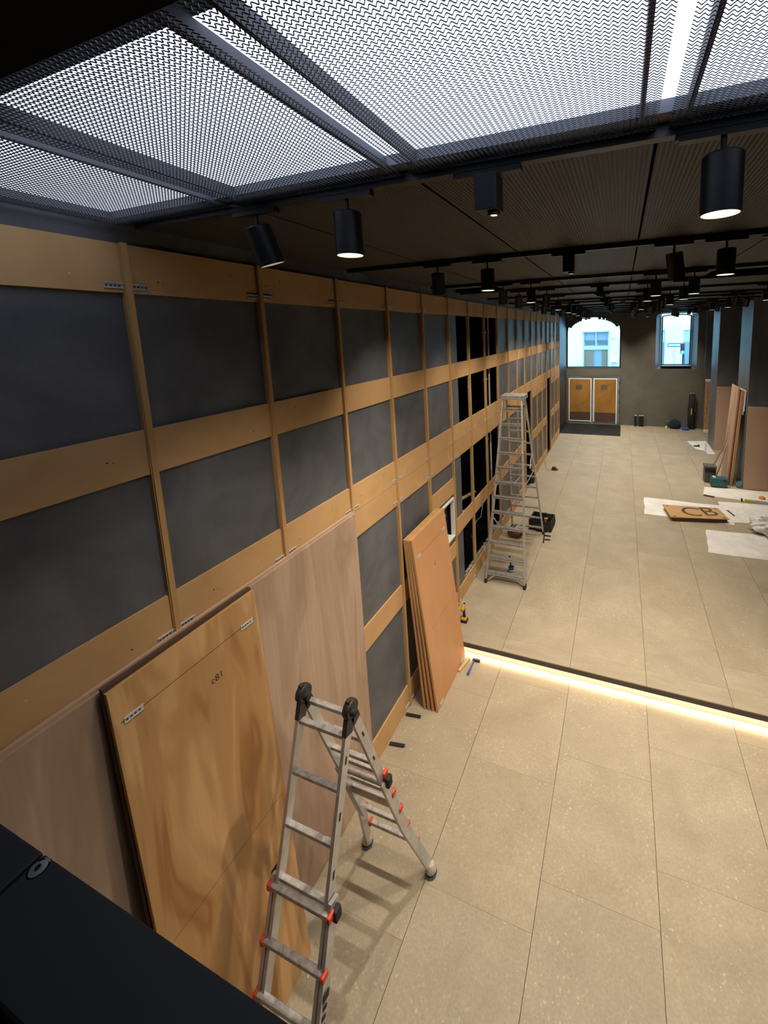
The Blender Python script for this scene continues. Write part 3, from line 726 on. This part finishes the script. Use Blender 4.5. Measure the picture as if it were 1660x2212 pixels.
for za, zb in ((.172, .02), (.905, 1.06), (1.64, 1.80)):
    for (a, b_), s_ in ((FL, 1), (FR, -1)):
        p, q = lp(a, b_, za), lp(a, b_, zb); part('brace', 'aluminium', lambda b: b.bar((p[0] + s_ * .17, p[1], p[2] - .02), (q[0], q[1], q[2]), .012, .022), tl)
for s_, (a, b_), (c, d_) in ((1, FL, BL), (-1, FR, BR)):
    p, q = lp(a, b_, 1.55), lp(c, d_, 1.55); part('spreader', 'alu_worn', lambda b: b.bar((p[0], p[1], 1.55), (q[0], q[1], 1.55), .008, .022), tl)
part('cord', 'cream_tape', lambda b: b.tube([(.72, 7.55, 2.03), (.735, 7.52, 1.9), (.72, 7.45, 1.78), (.74, 7.30, 1.68)], .008, 6), tl)

# ================================================================== SHAFT CONTENTS AND WALL BOX
for x, y, r_, z0, z1, mt_, lab in ((-.13, 6.50, .024, .022, 4.88, 'pipe_white', 'bright metal pipe running up the open wall shaft'),
                                  (-.20, 7.60, .040, .022, 4.88, 'pipe_dark', 'thick dark pipe in the wall shaft beside a thin one'),
                                  (-.16, 7.74, .018, .022, 4.88, 'zinc', 'thin grey conduit in the wall shaft beside the thick dark pipe')):
    t_ = thing('shaft_pipe', lab, 'pipe', (x, y, z0))
    part('pipe', mt_, lambda b: b.tube([(x, y, z0), (x, y, z1)], r_, 14), t_, smooth=True)
    for z in (1.0, 2.1, 3.3, 4.2): part('pipe_clip', 'zinc', lambda b: b.tube([(x, y, z), (x, y, z + .03)], r_ + .006, 14), t_, smooth=True)
m_ = MB(); m_.tube([(-.26, 7.45, .98), (-.26, 7.42, .80), (-.26, 7.3, .60), (-.26, 7.05, .64), (-.26, 6.9, .60), (-.26, 6.75, .45)], .009, 6)
tag(m_.build('loose_cable', 'cream_tape', smooth=True), 'pale cable sagging inside the open wall shaft', 'cable')
for (ya, za, yb, zb), lab in (((6.30, 1.34, 7.15, 1.18), 'upper timber batten laid across the open wall shaft'), ((6.25, 1.08, 7.05, .95), 'lower timber batten laid across the open wall shaft')):
    m_ = MB(); m_.bar((-.32, ya, za), (-.32, yb, zb), .05, .03); tag(m_.build('timber_batten', 'pine'), lab, 'batten')
rb = MB(); rr = random.Random(5)
for k in range(170):
    y = rr.uniform(5.80, 7.86); x = rr.uniform(-.062, -.038); s_ = rr.uniform(.012, .030)
    rb.cbox((0, 0, 0), (s_ * rr.uniform(.7, 1.5), s_ * rr.uniform(.7, 1.5), s_), Matrix.Translation((x, y, .262 + s_ * .8)) @ Euler((rr.uniform(0, 3), rr.uniform(0, 3), rr.uniform(0, 3))).to_matrix().to_4x4())
tag(rb.build('rubble', 'concrete_dust'), 'broken plaster rubble along the sill of the open wall shaft', 'rubble', kind='stuff')
eb = thing('electrical_box', 'white framed electrical cabinet recessed in the wall beside leaning boards', 'electrical box', (xs, 5.165, 1.19))
y0, y1, z0, z1 = EB
part('frame', 'white_paint', lambda b: [b.box(-.135, -.004, *q) for q in ((y0, y0 + .022, z0, z1), (y1 - .022, y1, z0, z1), (y0 + .022, y1 - .022, z0, z0 + .022), (y0 + .022, y1 - .022, z1 - .022, z1))], eb)
part('back_plate', 'slot_dark', lambda b: b.box(-.135, -.12, y0 + .022, y1 - .022, z0 + .022, z1 - .022), eb)
for k in range(4):
    z = z0 + .09 + .125 * k
    part('breaker_row', 'black_metal', lambda b: b.box(-.12, -.085, y0 + .06, y1 - .13, z, z + .085), eb)
    part('wiring', 'white_tape', lambda b: b.tube([(-.084, y0 + .08 + .02 * k, z + .05), (-.078, y0 + .16, z + .075), (-.084, y1 - .17, z + .045)], .006, 6), eb)

# ================================================================== SMALL THINGS ON THE LEFT FLOOR
d = thing('cordless_drill', 'yellow and black cordless drill standing upright on the upper floor', 'drill', (.195, 5.15, 0))
part('battery', 'black_metal', lambda b: b.box(.148, .242, 5.095, 5.185, 0.0005, .045), d, bevel=.008)
part('battery_trim', 'yellow', lambda b: b.box(.156, .236, 5.090, 5.180, .046, .078), d, bevel=.008)
part('handle', 'black_metal', lambda b: b.tube([(.195, 5.14, .07), (.188, 5.15, .13), (.178, 5.16, .185)], [.024, .019, .021], 10), d, smooth=True)
part('motor_housing', 'yellow', lambda b: b.tube([(.178, 5.09, .205), (.172, 5.15, .208), (.165, 5.20, .210)], [.024, .030, .026], 12), d, smooth=True)
part('chuck', 'black_metal', lambda b: b.tube([(.165, 5.20, .210), (.160, 5.25, .212)], [.022, .012], 12), d, smooth=True)
h = thing('hammer', 'blue handled hammer lying on the lower floor by the glowing strip', 'hammer', (.50, 4.5, ZL))
part('handle', 'blue', lambda b: b.tube([(.500, 4.440, ZL + .016), (.500, 4.55, ZL + .015), (.499, 4.685, ZL + .015)], [.016, .012, .009], 10), h, smooth=True)
part('head', 'black_metal', lambda b: b.box(.478, .580, 4.680, 4.715, ZL + .0005, ZL + .032), h, bevel=.006)
m_ = MB(); m_.bar((.370, 4.455, ZL + .0165), (.425, 4.69, ZL + .0165), .034, .032); tag(m_.build('timber_stick', 'pine', bevel=.003), 'short pale timber offcut lying beside the blue hammer', 'timber')
for (x0, ya, x1, yb), lab in (((.004, 3.690, .185, 3.712), 'black plastic strip on floor beside the board stack'), ((.004, 3.325, .175, 3.352), 'black plastic strip on floor below the bare dark wall panel')):
    m_ = MB(); m_.bar((x0, ya, ZL + .0155), (x1, yb, ZL + .0155), .034, .006); m_.bar((x0, ya, ZL + .008), (x1, yb, ZL + .008), .006, .015)
    tag(m_.build('plastic_strip', 'rubber'), lab, 'strip')
m_ = MB(); m_.tube([(.315, 1.735, ZL + .006), (.330, 1.690, ZL + .006)], .0055, 8); tag(m_.build('metal_pin', 'zinc', smooth=True), 'small shiny metal pin on floor by the flame-grained board', 'pin')
b_ = thing('jobsite_radio', 'dark red tool case lying between the tall ladder legs', 'tool case', (.33, 7.80, 0))
part('body', 'redbrown', lambda b: b.tube([(.16, 7.80, .095), (.22, 7.80, .10), (.34, 7.80, .10), (.42, 7.79, .095)], [.055, .095, .099, .075], 12), b_, smooth=True)
part('grip', 'rubber', lambda b: b.tube([(.19, 7.82, .18), (.22, 7.84, .225), (.30, 7.84, .225), (.33, 7.82, .185)], .014, 8), b_, smooth=True)
part('front_dial', 'rubber', lambda b: b.tube([(.42, 7.79, .095), (.445, 7.785, .093)], [.060, .050], 12), b_, smooth=True)
tb = thing('tool_bag', 'open black tool bag with tools beside the tall ladder feet', 'tool bag', (.72, 8.42, 0))
def bag(b):
    bm_ = [(.50, 8.22), (.98, 8.20), (1.00, 8.62), (.52, 8.66)]
    b.prism(bm_, 2, .0005, .02)
    for k in range(4):
        (x0, ya), (x1, yb) = bm_[k], bm_[(k + 1) % 4]
        d_ = Vector((x1 - x0, yb - ya, 0)).normalized(); n_ = Vector((-d_.y, d_.x, 0)) * .018
        b.add([(x0, ya, .01), (x1, yb, .01), (x1, yb, .22), (x0, ya, .22), (x0 + n_.x, ya + n_.y, .01), (x1 + n_.x, yb + n_.y, .01), (x1 + n_.x, yb + n_.y, .22), (x0 + n_.x, ya + n_.y, .22)],
              [(0, 1, 2, 3), (7, 6, 5, 4), (3, 2, 6, 7), (0, 3, 7, 4), (1, 5, 6, 2)])
part('bag_body', 'bag_cloth', bag, tb)
part('handle', 'bag_cloth', lambda b: b.tube([(.62, 8.44, .21), (.66, 8.44, .30), (.84, 8.44, .31), (.90, 8.43, .21)], .014, 8), tb, smooth=True)
part('yellow_tool', 'yellow', lambda b: b.tube([(.86, 8.30, .12), (.84, 8.28, .26), (.89, 8.26, .28)], .022, 8), tb, smooth=True)
part('screwdriver', 'rubber', lambda b: b.tube([(.93, 8.34, .12), (.95, 8.36, .33)], .014, 8), tb, smooth=True)
part('side_pocket', 'bag_cloth', lambda b: b.box(.66, .90, 8.165, 8.20, .03, .15), tb, bevel=.01)
m_ = MB(); m_.box(-.055, .055, -.035, .035, .0005, .05); o = m_.build('red_box', 'red', bevel=.008); o.location = (.93, 8.74, 0); o.rotation_euler.z = R(-25); tag(o, 'small red plastic box on floor beyond the tool bag', 'box')
cl = thing('bar_clamp', 'black bar clamp lying flat on floor below the tool bag', 'clamp', (.93, 7.95, 0))
part('bar', 'black_metal', lambda b: b.bar((.905, 7.72, .012), (.860, 8.06, .012), .022, .02), cl)
part('jaw', 'black_metal', lambda b: (b.bar((.905, 7.86, .012), (1.03, 7.865, .012), .022, .02), b.bar((.875, 8.02, .012), (1.0, 8.025, .012), .022, .02)), cl)
part('screw_handle', 'pine', lambda b: b.tube([(1.02, 7.82, .012), (1.02, 7.90, .012)], .011, 8), cl, smooth=True)
cu = thing('scraper_cup', 'blue and white cup holding a black scraper between ladder treads', 'cup', (.53, 6.60, 0))
part('cup', 'blue', lambda b: b.lathe([(.0, .0005), (.045, .0005), (.052, .085), (.048, .085), (.042, .01), (.0, .01)], 16, (.53, 6.60, 0)), cu, smooth=True)
part('label_band', 'street_white', lambda b: b.lathe([(.0475, .012), (.0505, .04)], 16, (.53, 6.60, 0)), cu, smooth=True)
part('scraper', 'rubber', lambda b: (b.bar((.53, 6.60, .02), (.505, 6.63, .20), .022, .014), b.bar((.505, 6.63, .20), (.49, 6.645, .26), .03, .006)), cu)
ch = thing('charger', 'black plug-in charger on floor with cord to the panelled wall', 'charger', (.43, 12.15, 0))
part('body', 'black_metal', lambda b: b.box(.37, .49, 12.08, 12.22, .0005, .09), ch, bevel=.02)
part('nose', 'walnut', lambda b: b.box(.49, .55, 12.10, 12.18, .0005, .05), ch, bevel=.01)
part('cord', 'redbrown', lambda b: b.tube([(.37, 12.15, .008), (.25, 12.05, .007), (.17, 12.25, .007), (.10, 12.6, .007), (.015, 12.9, .03)], .006, 6), ch, smooth=True)
bn = thing('bucket', 'black bucket standing in the dark doorway behind the ladder', 'bucket', (-.12, 10.95, 0))
part('shell', 'black_metal', lambda b: b.lathe([(.0, .001), (.10, .001), (.13, .27), (.122, .27), (.094, .01), (.0, .01)], 18, (-.02, 10.95, 0)), bn, smooth=True)
part('bail', 'zinc', lambda b: b.tube([(-.15, 10.95, .265), (-.13, 10.88, .22), (-.02, 10.82, .19), (.09, 10.88, .22), (.11, 10.95, .265)], .004, 6), bn, smooth=True)

# ================================================================== RIGHT FLOOR
def sheet(label, poly, z=.0008, group=None):
    pts = []
    rr = random.Random(len(label))
    for k, (a, b_) in enumerate(zip(poly, poly[1:] + poly[:1])):
        for s_ in range(5):
            f_ = s_ / 5.0; j = .018 if 0 < s_ else 0
            pts.append((a[0] + (b_[0] - a[0]) * f_ + rr.uniform(-j, j), a[1] + (b_[1] - a[1]) * f_ + rr.uniform(-j, j)))
    m_ = MB(); m_.prism(pts, 2, z, z + .0025); return tag(m_.build('paper_sheet', 'paper'), label, 'sheet', group)
sheet('long white protective paper sheet on floor under the marked plywood pallet', [(2.90, 10.68), (2.86, 9.69), (4.62, 9.62), (4.75, 10.62)])
sheet('white protective paper sheet on floor running from pallet to plastic heap', [(4.55, 10.86), (4.48, 9.72), (6.1, 10.0), (6.1, 10.95)], .0036)
sheet('bare white paper sheet with two small marks on floor in front of the pallet', [(4.03, 9.24), (3.90, 8.275), (5.9, 8.27), (5.9, 9.30)])
sheet('white paper strip on floor below the leaning right-hand boards', [(4.40, 11.82), (4.31, 11.21), (5.61, 11.03), (5.9, 11.86)])
sheet('torn white paper on floor at the foot of the far pier', [(4.60, 16.50), (5.25, 16.72), (5.26, 15.05), (5.02, 14.98), (5.02, 15.36), (4.77, 15.52)])
pa = thing('pallet', 'low plywood pallet with large handwritten letters C and B', 'pallet', (3.9, 9.85, 0))
PC = [(3.268, 10.09), (4.424, 10.21), (4.537, 9.663), (3.38, 9.442)]
part('top_board', 'plywood', lambda b: b.prism(PC, 2, .088, .104), pa)
for f_ in (.06, .94):
    a = [PC[0][k] + (PC[1][k] - PC[0][k]) * f_ for k in (0, 1)]; c = [PC[3][k] + (PC[2][k] - PC[3][k]) * f_ for k in (0, 1)]
    part('runner', 'walnut', lambda b: b.bar((a[0], a[1] - .02, .046), (c[0], c[1] + .03, .046), .06, .083), pa)
a = [(PC[0][k] + PC[3][k]) / 2 for k in (0, 1)]; c = [(PC[1][k] + PC[2][k]) / 2 for k in (0, 1)]
part('cross_rail', 'walnut', lambda b: b.bar((a[0] + .06, a[1] + .15, .06), (c[0] - .06, c[1] + .15, .06), .05, .05), pa)
part('front_rail', 'walnut', lambda b: b.bar((PC[3][0] + .05, PC[3][1] + .045, .046), (PC[2][0] - .06, PC[2][1] + .025, .046), .03, .083), pa)
text('painted_letter', 'C', .62, Matrix.Translation((3.83, 9.83, .1046)) @ Matrix.Rotation(R(4), 4, 'Z'), 'ink', pa, .0003)
text('painted_letter', 'B', .60, Matrix.Translation((4.19, 9.93, .1046)) @ Matrix.Rotation(R(16), 4, 'Z'), 'ink', pa, .0003)
for x, y in ((3.36, 10.04), (4.36, 10.15), (4.45, 9.70), (3.46, 9.50)):
    part('corner_stain', 'ink', lambda b: b.box(x - .025, x + .025, y - .02, y + .02, .1042, .1046), pa)
m_ = MB(); m_.bar((4.66, 10.30, .013), (4.72, 10.08, .013), .025, .02); m_.bar((4.655, 10.32, .013), (4.645, 10.36, .013), .04, .012)
tag(m_.build('utility_knife', 'black_metal', bevel=.004), 'small black utility knife lying on white paper beside the pallet', 'knife')
lv = thing('spirit_level', 'aluminium spirit level with lime green ends lying on the floor', 'spirit level', (5.5, 11.0, 0))
part('beam', 'aluminium', lambda b: b.bar((5.26, 11.03, .028), (6.0, 10.96, .028), .05, .055), lv)
for x in (5.20, 5.75): part('grip', 'lime', lambda b: b.bar((x - .06, 11.035 - (x - 5.26) * .09, .030), (x + .06, 11.025 - (x - 5.26) * .09, .030), .075, .06), lv, bevel=.01)
part('end_cap', 'rubber', lambda b: b.bar((5.07, 11.05, .030), (5.10, 11.047, .030), .075, .06), lv)
m_ = MB(); m_.lathe([(.0, .001), (.065, .001), (.07, .03), (.05, .055), (.0, .06)], 16, (5.57, 11.33, 0)); tag(m_.build('orange_pad', 'orange', smooth=True), 'orange sanding pad on floor beyond the spirit level', 'pad')
m_ = MB(); m_.bar((4.30, 11.19, .012), (4.52, 11.12, .012), .06, .022); tag(m_.build('timber_offcut', 'walnut'), 'brown timber offcut at the corner of the white paper strip', 'timber')
# teal dust extractor and grey case
tc_ = thing('dust_extractor', 'teal plastic power tool case in front of the leaning right-hand boards', 'tool case', (4.76, 11.97, 0))
part('body', 'teal', lambda b: b.box(4.58, 4.95, 11.84, 12.10, .004, .25), tc_, bevel=.03)
part('lid_panel', 'grey_plastic', lambda b: b.box(4.74, 4.86, 11.92, 12.04, .25, .262), tc_, bevel=.006)
part('label_strip', 'cream_tape', lambda b: b.box(4.62, 4.69, 11.90, 12.04, .2502, .2535), tc_)
part('side_panel', 'grey_plastic', lambda b: b.box(4.572, 4.58, 11.90, 12.04, .05, .19), tc_)
part('latch', 'rubber', lambda b: b.tube([(4.88, 11.835, .19), (4.88, 11.842, .19)], .03, 12), tc_)
gc = thing('charger_case', 'grey battery charger case with sockets standing behind the teal case', 'tool case', (4.60, 12.30, 0))
part('body', 'grey_plastic', lambda b: b.box(4.47, 4.74, 12.16, 12.42, .004, .40), gc, bevel=.03)
part('top_deck', 'grey_plastic', lambda b: b.box(4.46, 4.75, 12.15, 12.43, .405, .47), gc, bevel=.015)
part('dark_band', 'rubber', lambda b: b.box(4.475, 4.735, 12.150, 12.162, .30, .40), gc)
for x in (4.54, 4.61, 4.68): part('socket', 'rubber', lambda b: b.tube([(x, 12.27, .470), (x, 12.27, .4735)], .02, 10), gc)
# crumpled plastic
def crumple(name, label, c, r, mat, seed, squash=.55, cat='plastic'):
    bm_ = bmesh.new(); bmesh.ops.create_icosphere(bm_, subdivisions=4, radius=1); rr = random.Random(seed)
    ks = [(Vector((rr.uniform(-1, 1), rr.uniform(-1, 1), rr.uniform(-1, 1))).normalized(), rr.uniform(3, 11), rr.uniform(0, 6)) for _ in range(14)]
    for v in bm_.verts:
        n_ = v.co.normalized(); s_ = 1 + .095 * sum(abs(math.sin(k[0].dot(n_) * k[1] + k[2])) - .5 for k in ks)
        v.co = n_ * s_; v.co.x *= r[0]; v.co.y *= r[1]; v.co.z = max(v.co.z * r[2] + r[2] * .7, 0)
    me = bpy.data.meshes.new(name); bm_.to_mesh(me); bm_.free(); me.materials.append(M[mat]); me.transform(Matrix.Translation((0, 0, 0)))
    o = bpy.data.objects.new(name, me); COL.objects.link(o); o.location = (c[0], c[1], c[2]); return tag(o, label, cat)
crumple('plastic_wrap', 'crumpled heap of clear plastic wrap on floor beside white paper', (5.42, 9.42, .004), (.44, .26, .22), 'plastic_film', 4)
bt = thing('water_bottle', 'clear plastic water bottle on torn paper by the pier', 'bottle', (5.03, 15.47, .004))
part('bottle', 'clear_plastic', lambda b: b.lathe([(.0, .001), (.036, .001), (.038, .15), (.03, .19), (.014, .22), (.014, .24), (.0, .24)], 14, (5.03, 15.47, .004)), bt, smooth=True)
part('cap', 'street_white', lambda b: b.lathe([(.0, .262), (.016, .262), (.016, .24)], 12, (5.03, 15.47, .004)), bt)
m_ = MB(); m_.box(4.74, 4.92, 15.80, 15.86, .004, .045); m_.box(4.86, 4.92, 15.80, 15.86, .045, .075); tag(m_.build('wood_scraps', 'walnut'), 'brown wood scrap on torn paper beside the water bottle', 'timber')

# ================================================================== RIGHT LEANING BOARDS
def lean_r(label, xb, xt, y0, y1, length, mat, thick, edge):
    root = thing('veneer_board', label, 'board', (xb, y0, .004), 'boards leaning on the right-hand pier'); root.rotation_euler.y = math.asin((xt - xb) / length)
    b = MB(); b.box(.001, thick, 0, y1 - y0, 0, length); b.build('core', edge, root, local=True)
    b = MB(); b.box(-.001, .001, .001, y1 - y0 - .001, .001, length - .001); b.build('veneer_face', mat, root, local=True)
    return root
lean_r('pale veneer board facing the room at the front of the pier-side stack', 4.985, 5.130, 12.12, 12.80, 2.62, 'veneer_pale', .022, 'veneer_orange')
lean_r('dark edged board second in the stack leaning on the pier', 5.012, 5.160, 12.10, 12.80, 2.56, 'veneer_beige', .026, 'redbrown')
lean_r('orange edged board third in the stack leaning on the pier', 5.045, 5.190, 12.06, 12.78, 2.56, 'veneer_beige', .026, 'veneer_orange')
lean_r('brown edged board nearest the pier in the leaning stack', 5.078, 5.222, 12.05, 12.78, 2.54, 'veneer_beige', .02, 'mdf_edge')
fm = thing('foam_sheet', 'white foam sheet hung over the top of the leaning right-hand boards', 'foam sheet', (5.252, 12.05, 1.75)); fm.rotation_euler.y = R(2.0)
part('sheet', 'white_paint', lambda b: (b.box(-.030, -.004, 0, .75, .16, .80)), fm, local=True, bevel=.01)
part('sheet_layer', 'white_paint', lambda b: (b.box(-.003, .010, -.01, .72, .26, .79)), fm, local=True, bevel=.008)
for q, lab in ((((4.56, 12.70, .008), (4.78, 12.62, .42), (4.97, 12.40, 1.10), (5.01, 12.32, 1.62)), 'thin bent veneer strip leaning furthest out from the boards'), (((4.78, 12.5, .008), (4.90, 12.42, .5), (4.985, 12.34, 1.05)), 'short veneer strip leaning close against the boards')):
    m_ = MB(); m_.tube([Vector(p) for p in q], [.022, .020, .018, .010][:len(q)], 4); tag(m_.build('veneer_strip', 'veneer_pale'), lab, 'strip')
crumple('blue_bag', 'pale blue plastic bag on floor behind the leaning right-hand boards', (5.28, 12.0, .004), (.09, .06, .09), 'blue_tape', 9, cat='bag')
# wrapped board near far corner
wb_ = thing('wrapped_panel', 'plastic wrapped brown board pack standing in the far right corner', 'board', (5.52, 18.2, 0))
part('pack', 'osb', lambda b: b.box(5.40, 5.66, 17.98, 18.10, .03, 2.02), wb_)
part('film_top', 'plastic_film', lambda b: b.box(5.39, 5.67, 17.97, 18.11, 2.02, 2.12), wb_, bevel=.02)
part('film_bottom', 'plastic_film', lambda b: b.box(5.39, 5.67, 17.96, 18.11, .001, .14), wb_, bevel=.02)
part('label_sheet', 'street_white', lambda b: b.box(5.55, 5.62, 17.972, 17.98, 1.62, 1.82), wb_)
for k in range(5): part('printed_mark', 'walnut', lambda b: b.box(5.47, 5.485, 17.974, 17.98, .75 + .2 * k, .88 + .2 * k), wb_)
# far wall things
for x, lab in ((2.91, 'black cardboard tube standing alone against the far wall'), (3.085, 'black cardboard tube standing left of its touching twin'), (3.185, 'black cardboard tube standing right of its touching twin')):
    t_ = thing('cardboard_tube', lab, 'tube', (x, 18.62, 0))
    part('tube', 'rubber', lambda b: b.lathe([(.0, .001), (.047, .001), (.047, .46), (.0, .46)], 16, (x, 18.62, 0)), t_, smooth=True)
    part('end_cap', 'cream_tape', lambda b: b.lathe([(.046, .461), (.044, .485), (.0, .490)], 16, (x, 18.62, 0)), t_, smooth=True)
tb2 = thing('tripod_bag', 'tall black carrying bag with green mark standing against the far wall', 'bag', (5.03, 18.58, 0))
part('bag', 'bag_cloth', lambda b: b.tube([(5.03, 18.56, .002), (5.03, 18.57, .05), (5.02, 18.58, .7), (5.04, 18.6, 1.35), (5.05, 18.62, 1.47)], [.10, .13, .135, .125, .07], 12), tb2, smooth=True)
part('green_mark', 'lime', lambda b: b.bar((5.0, 18.435, .62), (5.005, 18.44, .88), .035, .012), tb2)
part('strap', 'walnut', lambda b: b.tube([(5.13, 18.50, 1.38), (5.15, 18.47, 1.0), (5.13, 18.46, .75)], .014, 6), tb2, smooth=True)
for x in (4.99, 5.08): part('pole_end', 'cream_tape', lambda b: b.lathe([(.0, -.03), (.03, -.02), (.032, .01), (.0, .03)], 10, (x, 18.60, 1.475)), tb2, smooth=True)
crumple('backpack', 'dark navy backpack slumped against the far wall', (4.42, 18.52, .002), (.18, .13, .20), 'navy_cloth', 12, cat='backpack')
crumple('blue_jacket', 'bright blue cloth lying beside the slumped backpack', (4.80, 18.36, .002), (.11, .10, .06), 'blue_cloth', 15, cat='cloth')
bt = thing('green_bottle', 'green glass bottle on floor left of the slumped backpack', 'bottle', (4.14, 18.60, 0))
part('bottle', 'bottle_green', lambda b: b.lathe([(.0, .001), (.036, .001), (.037, .16), (.014, .23), (.014, .29), (.0, .29)], 14, (4.14, 18.60, 0)), bt, smooth=True)
part('cap', 'street_white', lambda b: b.lathe([(.016, .28), (.016, .305), (.0, .305)], 10, (4.14, 18.60, 0)), bt)
m_ = MB(); m_.lathe([(.0, .001), (.03, .001), (.04, .10), (.036, .10), (.026, .008), (.0, .008)], 14, (4.10, 18.46, 0)); tag(m_.build('paper_cup', 'street_white', smooth=True), 'white paper cup on floor in front of the green bottle', 'cup')

# ================================================================== OUTSIDE
YB = 30.0
st = MB(); st.box(-25, 30, YF + .26, YB + 2, -.35, -.05); struct(st.build('ground', 'asphalt'))
bld = thing('street_building', 'pale stucco building across the street seen through the far windows', 'building', (2, YB, 0))
part('facade', 'stucco', lambda b: (b.box(-16, -.28, YB, YB + .5, -.05, 10), b.box(1.47, 4.72, YB, YB + .5, -.05, 10), b.box(-.28, 1.47, YB, YB + .5, 3.94, 10), b.box(4.72, 4.95, YB, YB + .5, 3.95, 10), b.box(4.95, 6.04, YB, YB + .5, -.05, 10), b.box(6.04, 6.5, YB, YB + .5, 3.91, 10), b.box(6.5, 22, YB, YB + .5, -.05, 10)), bld)
part('lintel', 'street_grey', lambda b: b.box(-.36, 1.55, YB - .06, YB, 3.94, 4.02), bld)
gate = part('door_frame', 'street_grey', lambda b: (b.box(-.28, -.20, YB + .1, YB + .2, -.05, 3.94), b.box(1.39, 1.47, YB + .1, YB + .2, -.05, 3.94), b.box(-.2, 1.39, YB + .1, YB + .2, 2.72, 2.98), b.box(.56, .63, YB + .1, YB + .2, 2.98, 3.94)), bld)
part('transom_panel', 'shutter', lambda b: b.box(-.2, 1.39, YB + .2, YB + .24, 2.98, 3.94), bld)
for k in range(18):
    x = -.16 + .085 * k
    if .5 < x < .62: continue
    part('slat', 'walnut', lambda b: b.bar((x, YB + .19, 3.38), (x + .14, YB + .19, 3.04), .03, .02, (0, 1, 0)), bld)
part('door_panel', 'street_door', lambda b: b.box(-.2, .45, YB + .18, YB + .22, -.05, 2.72), bld)
part('door_panel', 'street_door', lambda b: b.box(1.02, 1.39, YB + .18, YB + .22, -.05, 2.72), bld)
part('open_doorway', 'shutter', lambda b: b.box(.45, 1.02, YB + .24, YB + .28, -.05, 2.72), bld)
for xa, xb in ((4.72, 4.95), (6.04, 6.5)):
    part('window_upper', 'street_grey', lambda b: b.box(xa, xb, YB + .15, YB + .2, 3.15, 3.95), bld)
    part('window_lower', 'shutter', lambda b: b.box(xa, xb, YB + .15, YB + .2, -.05, 3.15), bld)
part('house_number', 'street_grey', lambda b: b.box(1.62, 1.84, YB - .03, YB, 3.36, 3.54), bld)
part('meter_box', 'street_white', lambda b: b.box(1.60, 2.02, YB - .15, YB, 1.86, 2.08), bld)
part('vent_grille', 'street_grey', lambda b: b.box(1.62, 2.0, YB - .04, YB, 1.60, 1.82), bld)
sg = thing('one_way_sign', 'blue street sign with white left arrow on a thin post outside', 'street sign', (5.32, 28, -.05))
part('post', 'street_grey', lambda b: b.tube([(5.32, 28, -.05), (5.32, 28, 2.93)], .035, 10), sg, smooth=True)
part('plate', 'street_blue', lambda b: b.box(4.92, 5.66, 27.95, 27.97, 2.92, 3.17), sg)
part('arrow', 'street_white', lambda b: b.prism([(4.96, 3.045), (5.08, 3.13), (5.08, 3.085), (5.62, 3.085), (5.62, 3.005), (5.08, 3.005), (5.08, 2.96)], 1, 27.938, 27.949), sg)
tf = thing('traffic_light', 'black traffic light showing green on a post outside the window', 'traffic light', (5.52, 26, -.05))
part('post', 'signal_body', lambda b: (b.tube([(5.56, 26.05, -.05), (5.56, 26.05, 2.65)], .045, 10), b.tube([(5.66, 26.1, -.05), (5.63, 26.05, 2.4), (5.60, 26.05, 2.62)], .018, 6)), tf, smooth=True)
part('housing', 'signal_body', lambda b: b.box(5.41, 5.62, 25.92, 26.08, 2.62, 3.22), tf, bevel=.03)
for k, m__ in enumerate(('signal_green', 'signal_body', 'redbrown')):
    part('lamp', m__, lambda b: b.tube([(5.515, 25.925, 2.72 + .20 * k), (5.515, 25.90, 2.72 + .20 * k)], .085, 14), tf, smooth=True)
for z in (3.02, 3.45):
    pass
for o in bpy.data.objects:
    if '_w' in o: del o['_w']
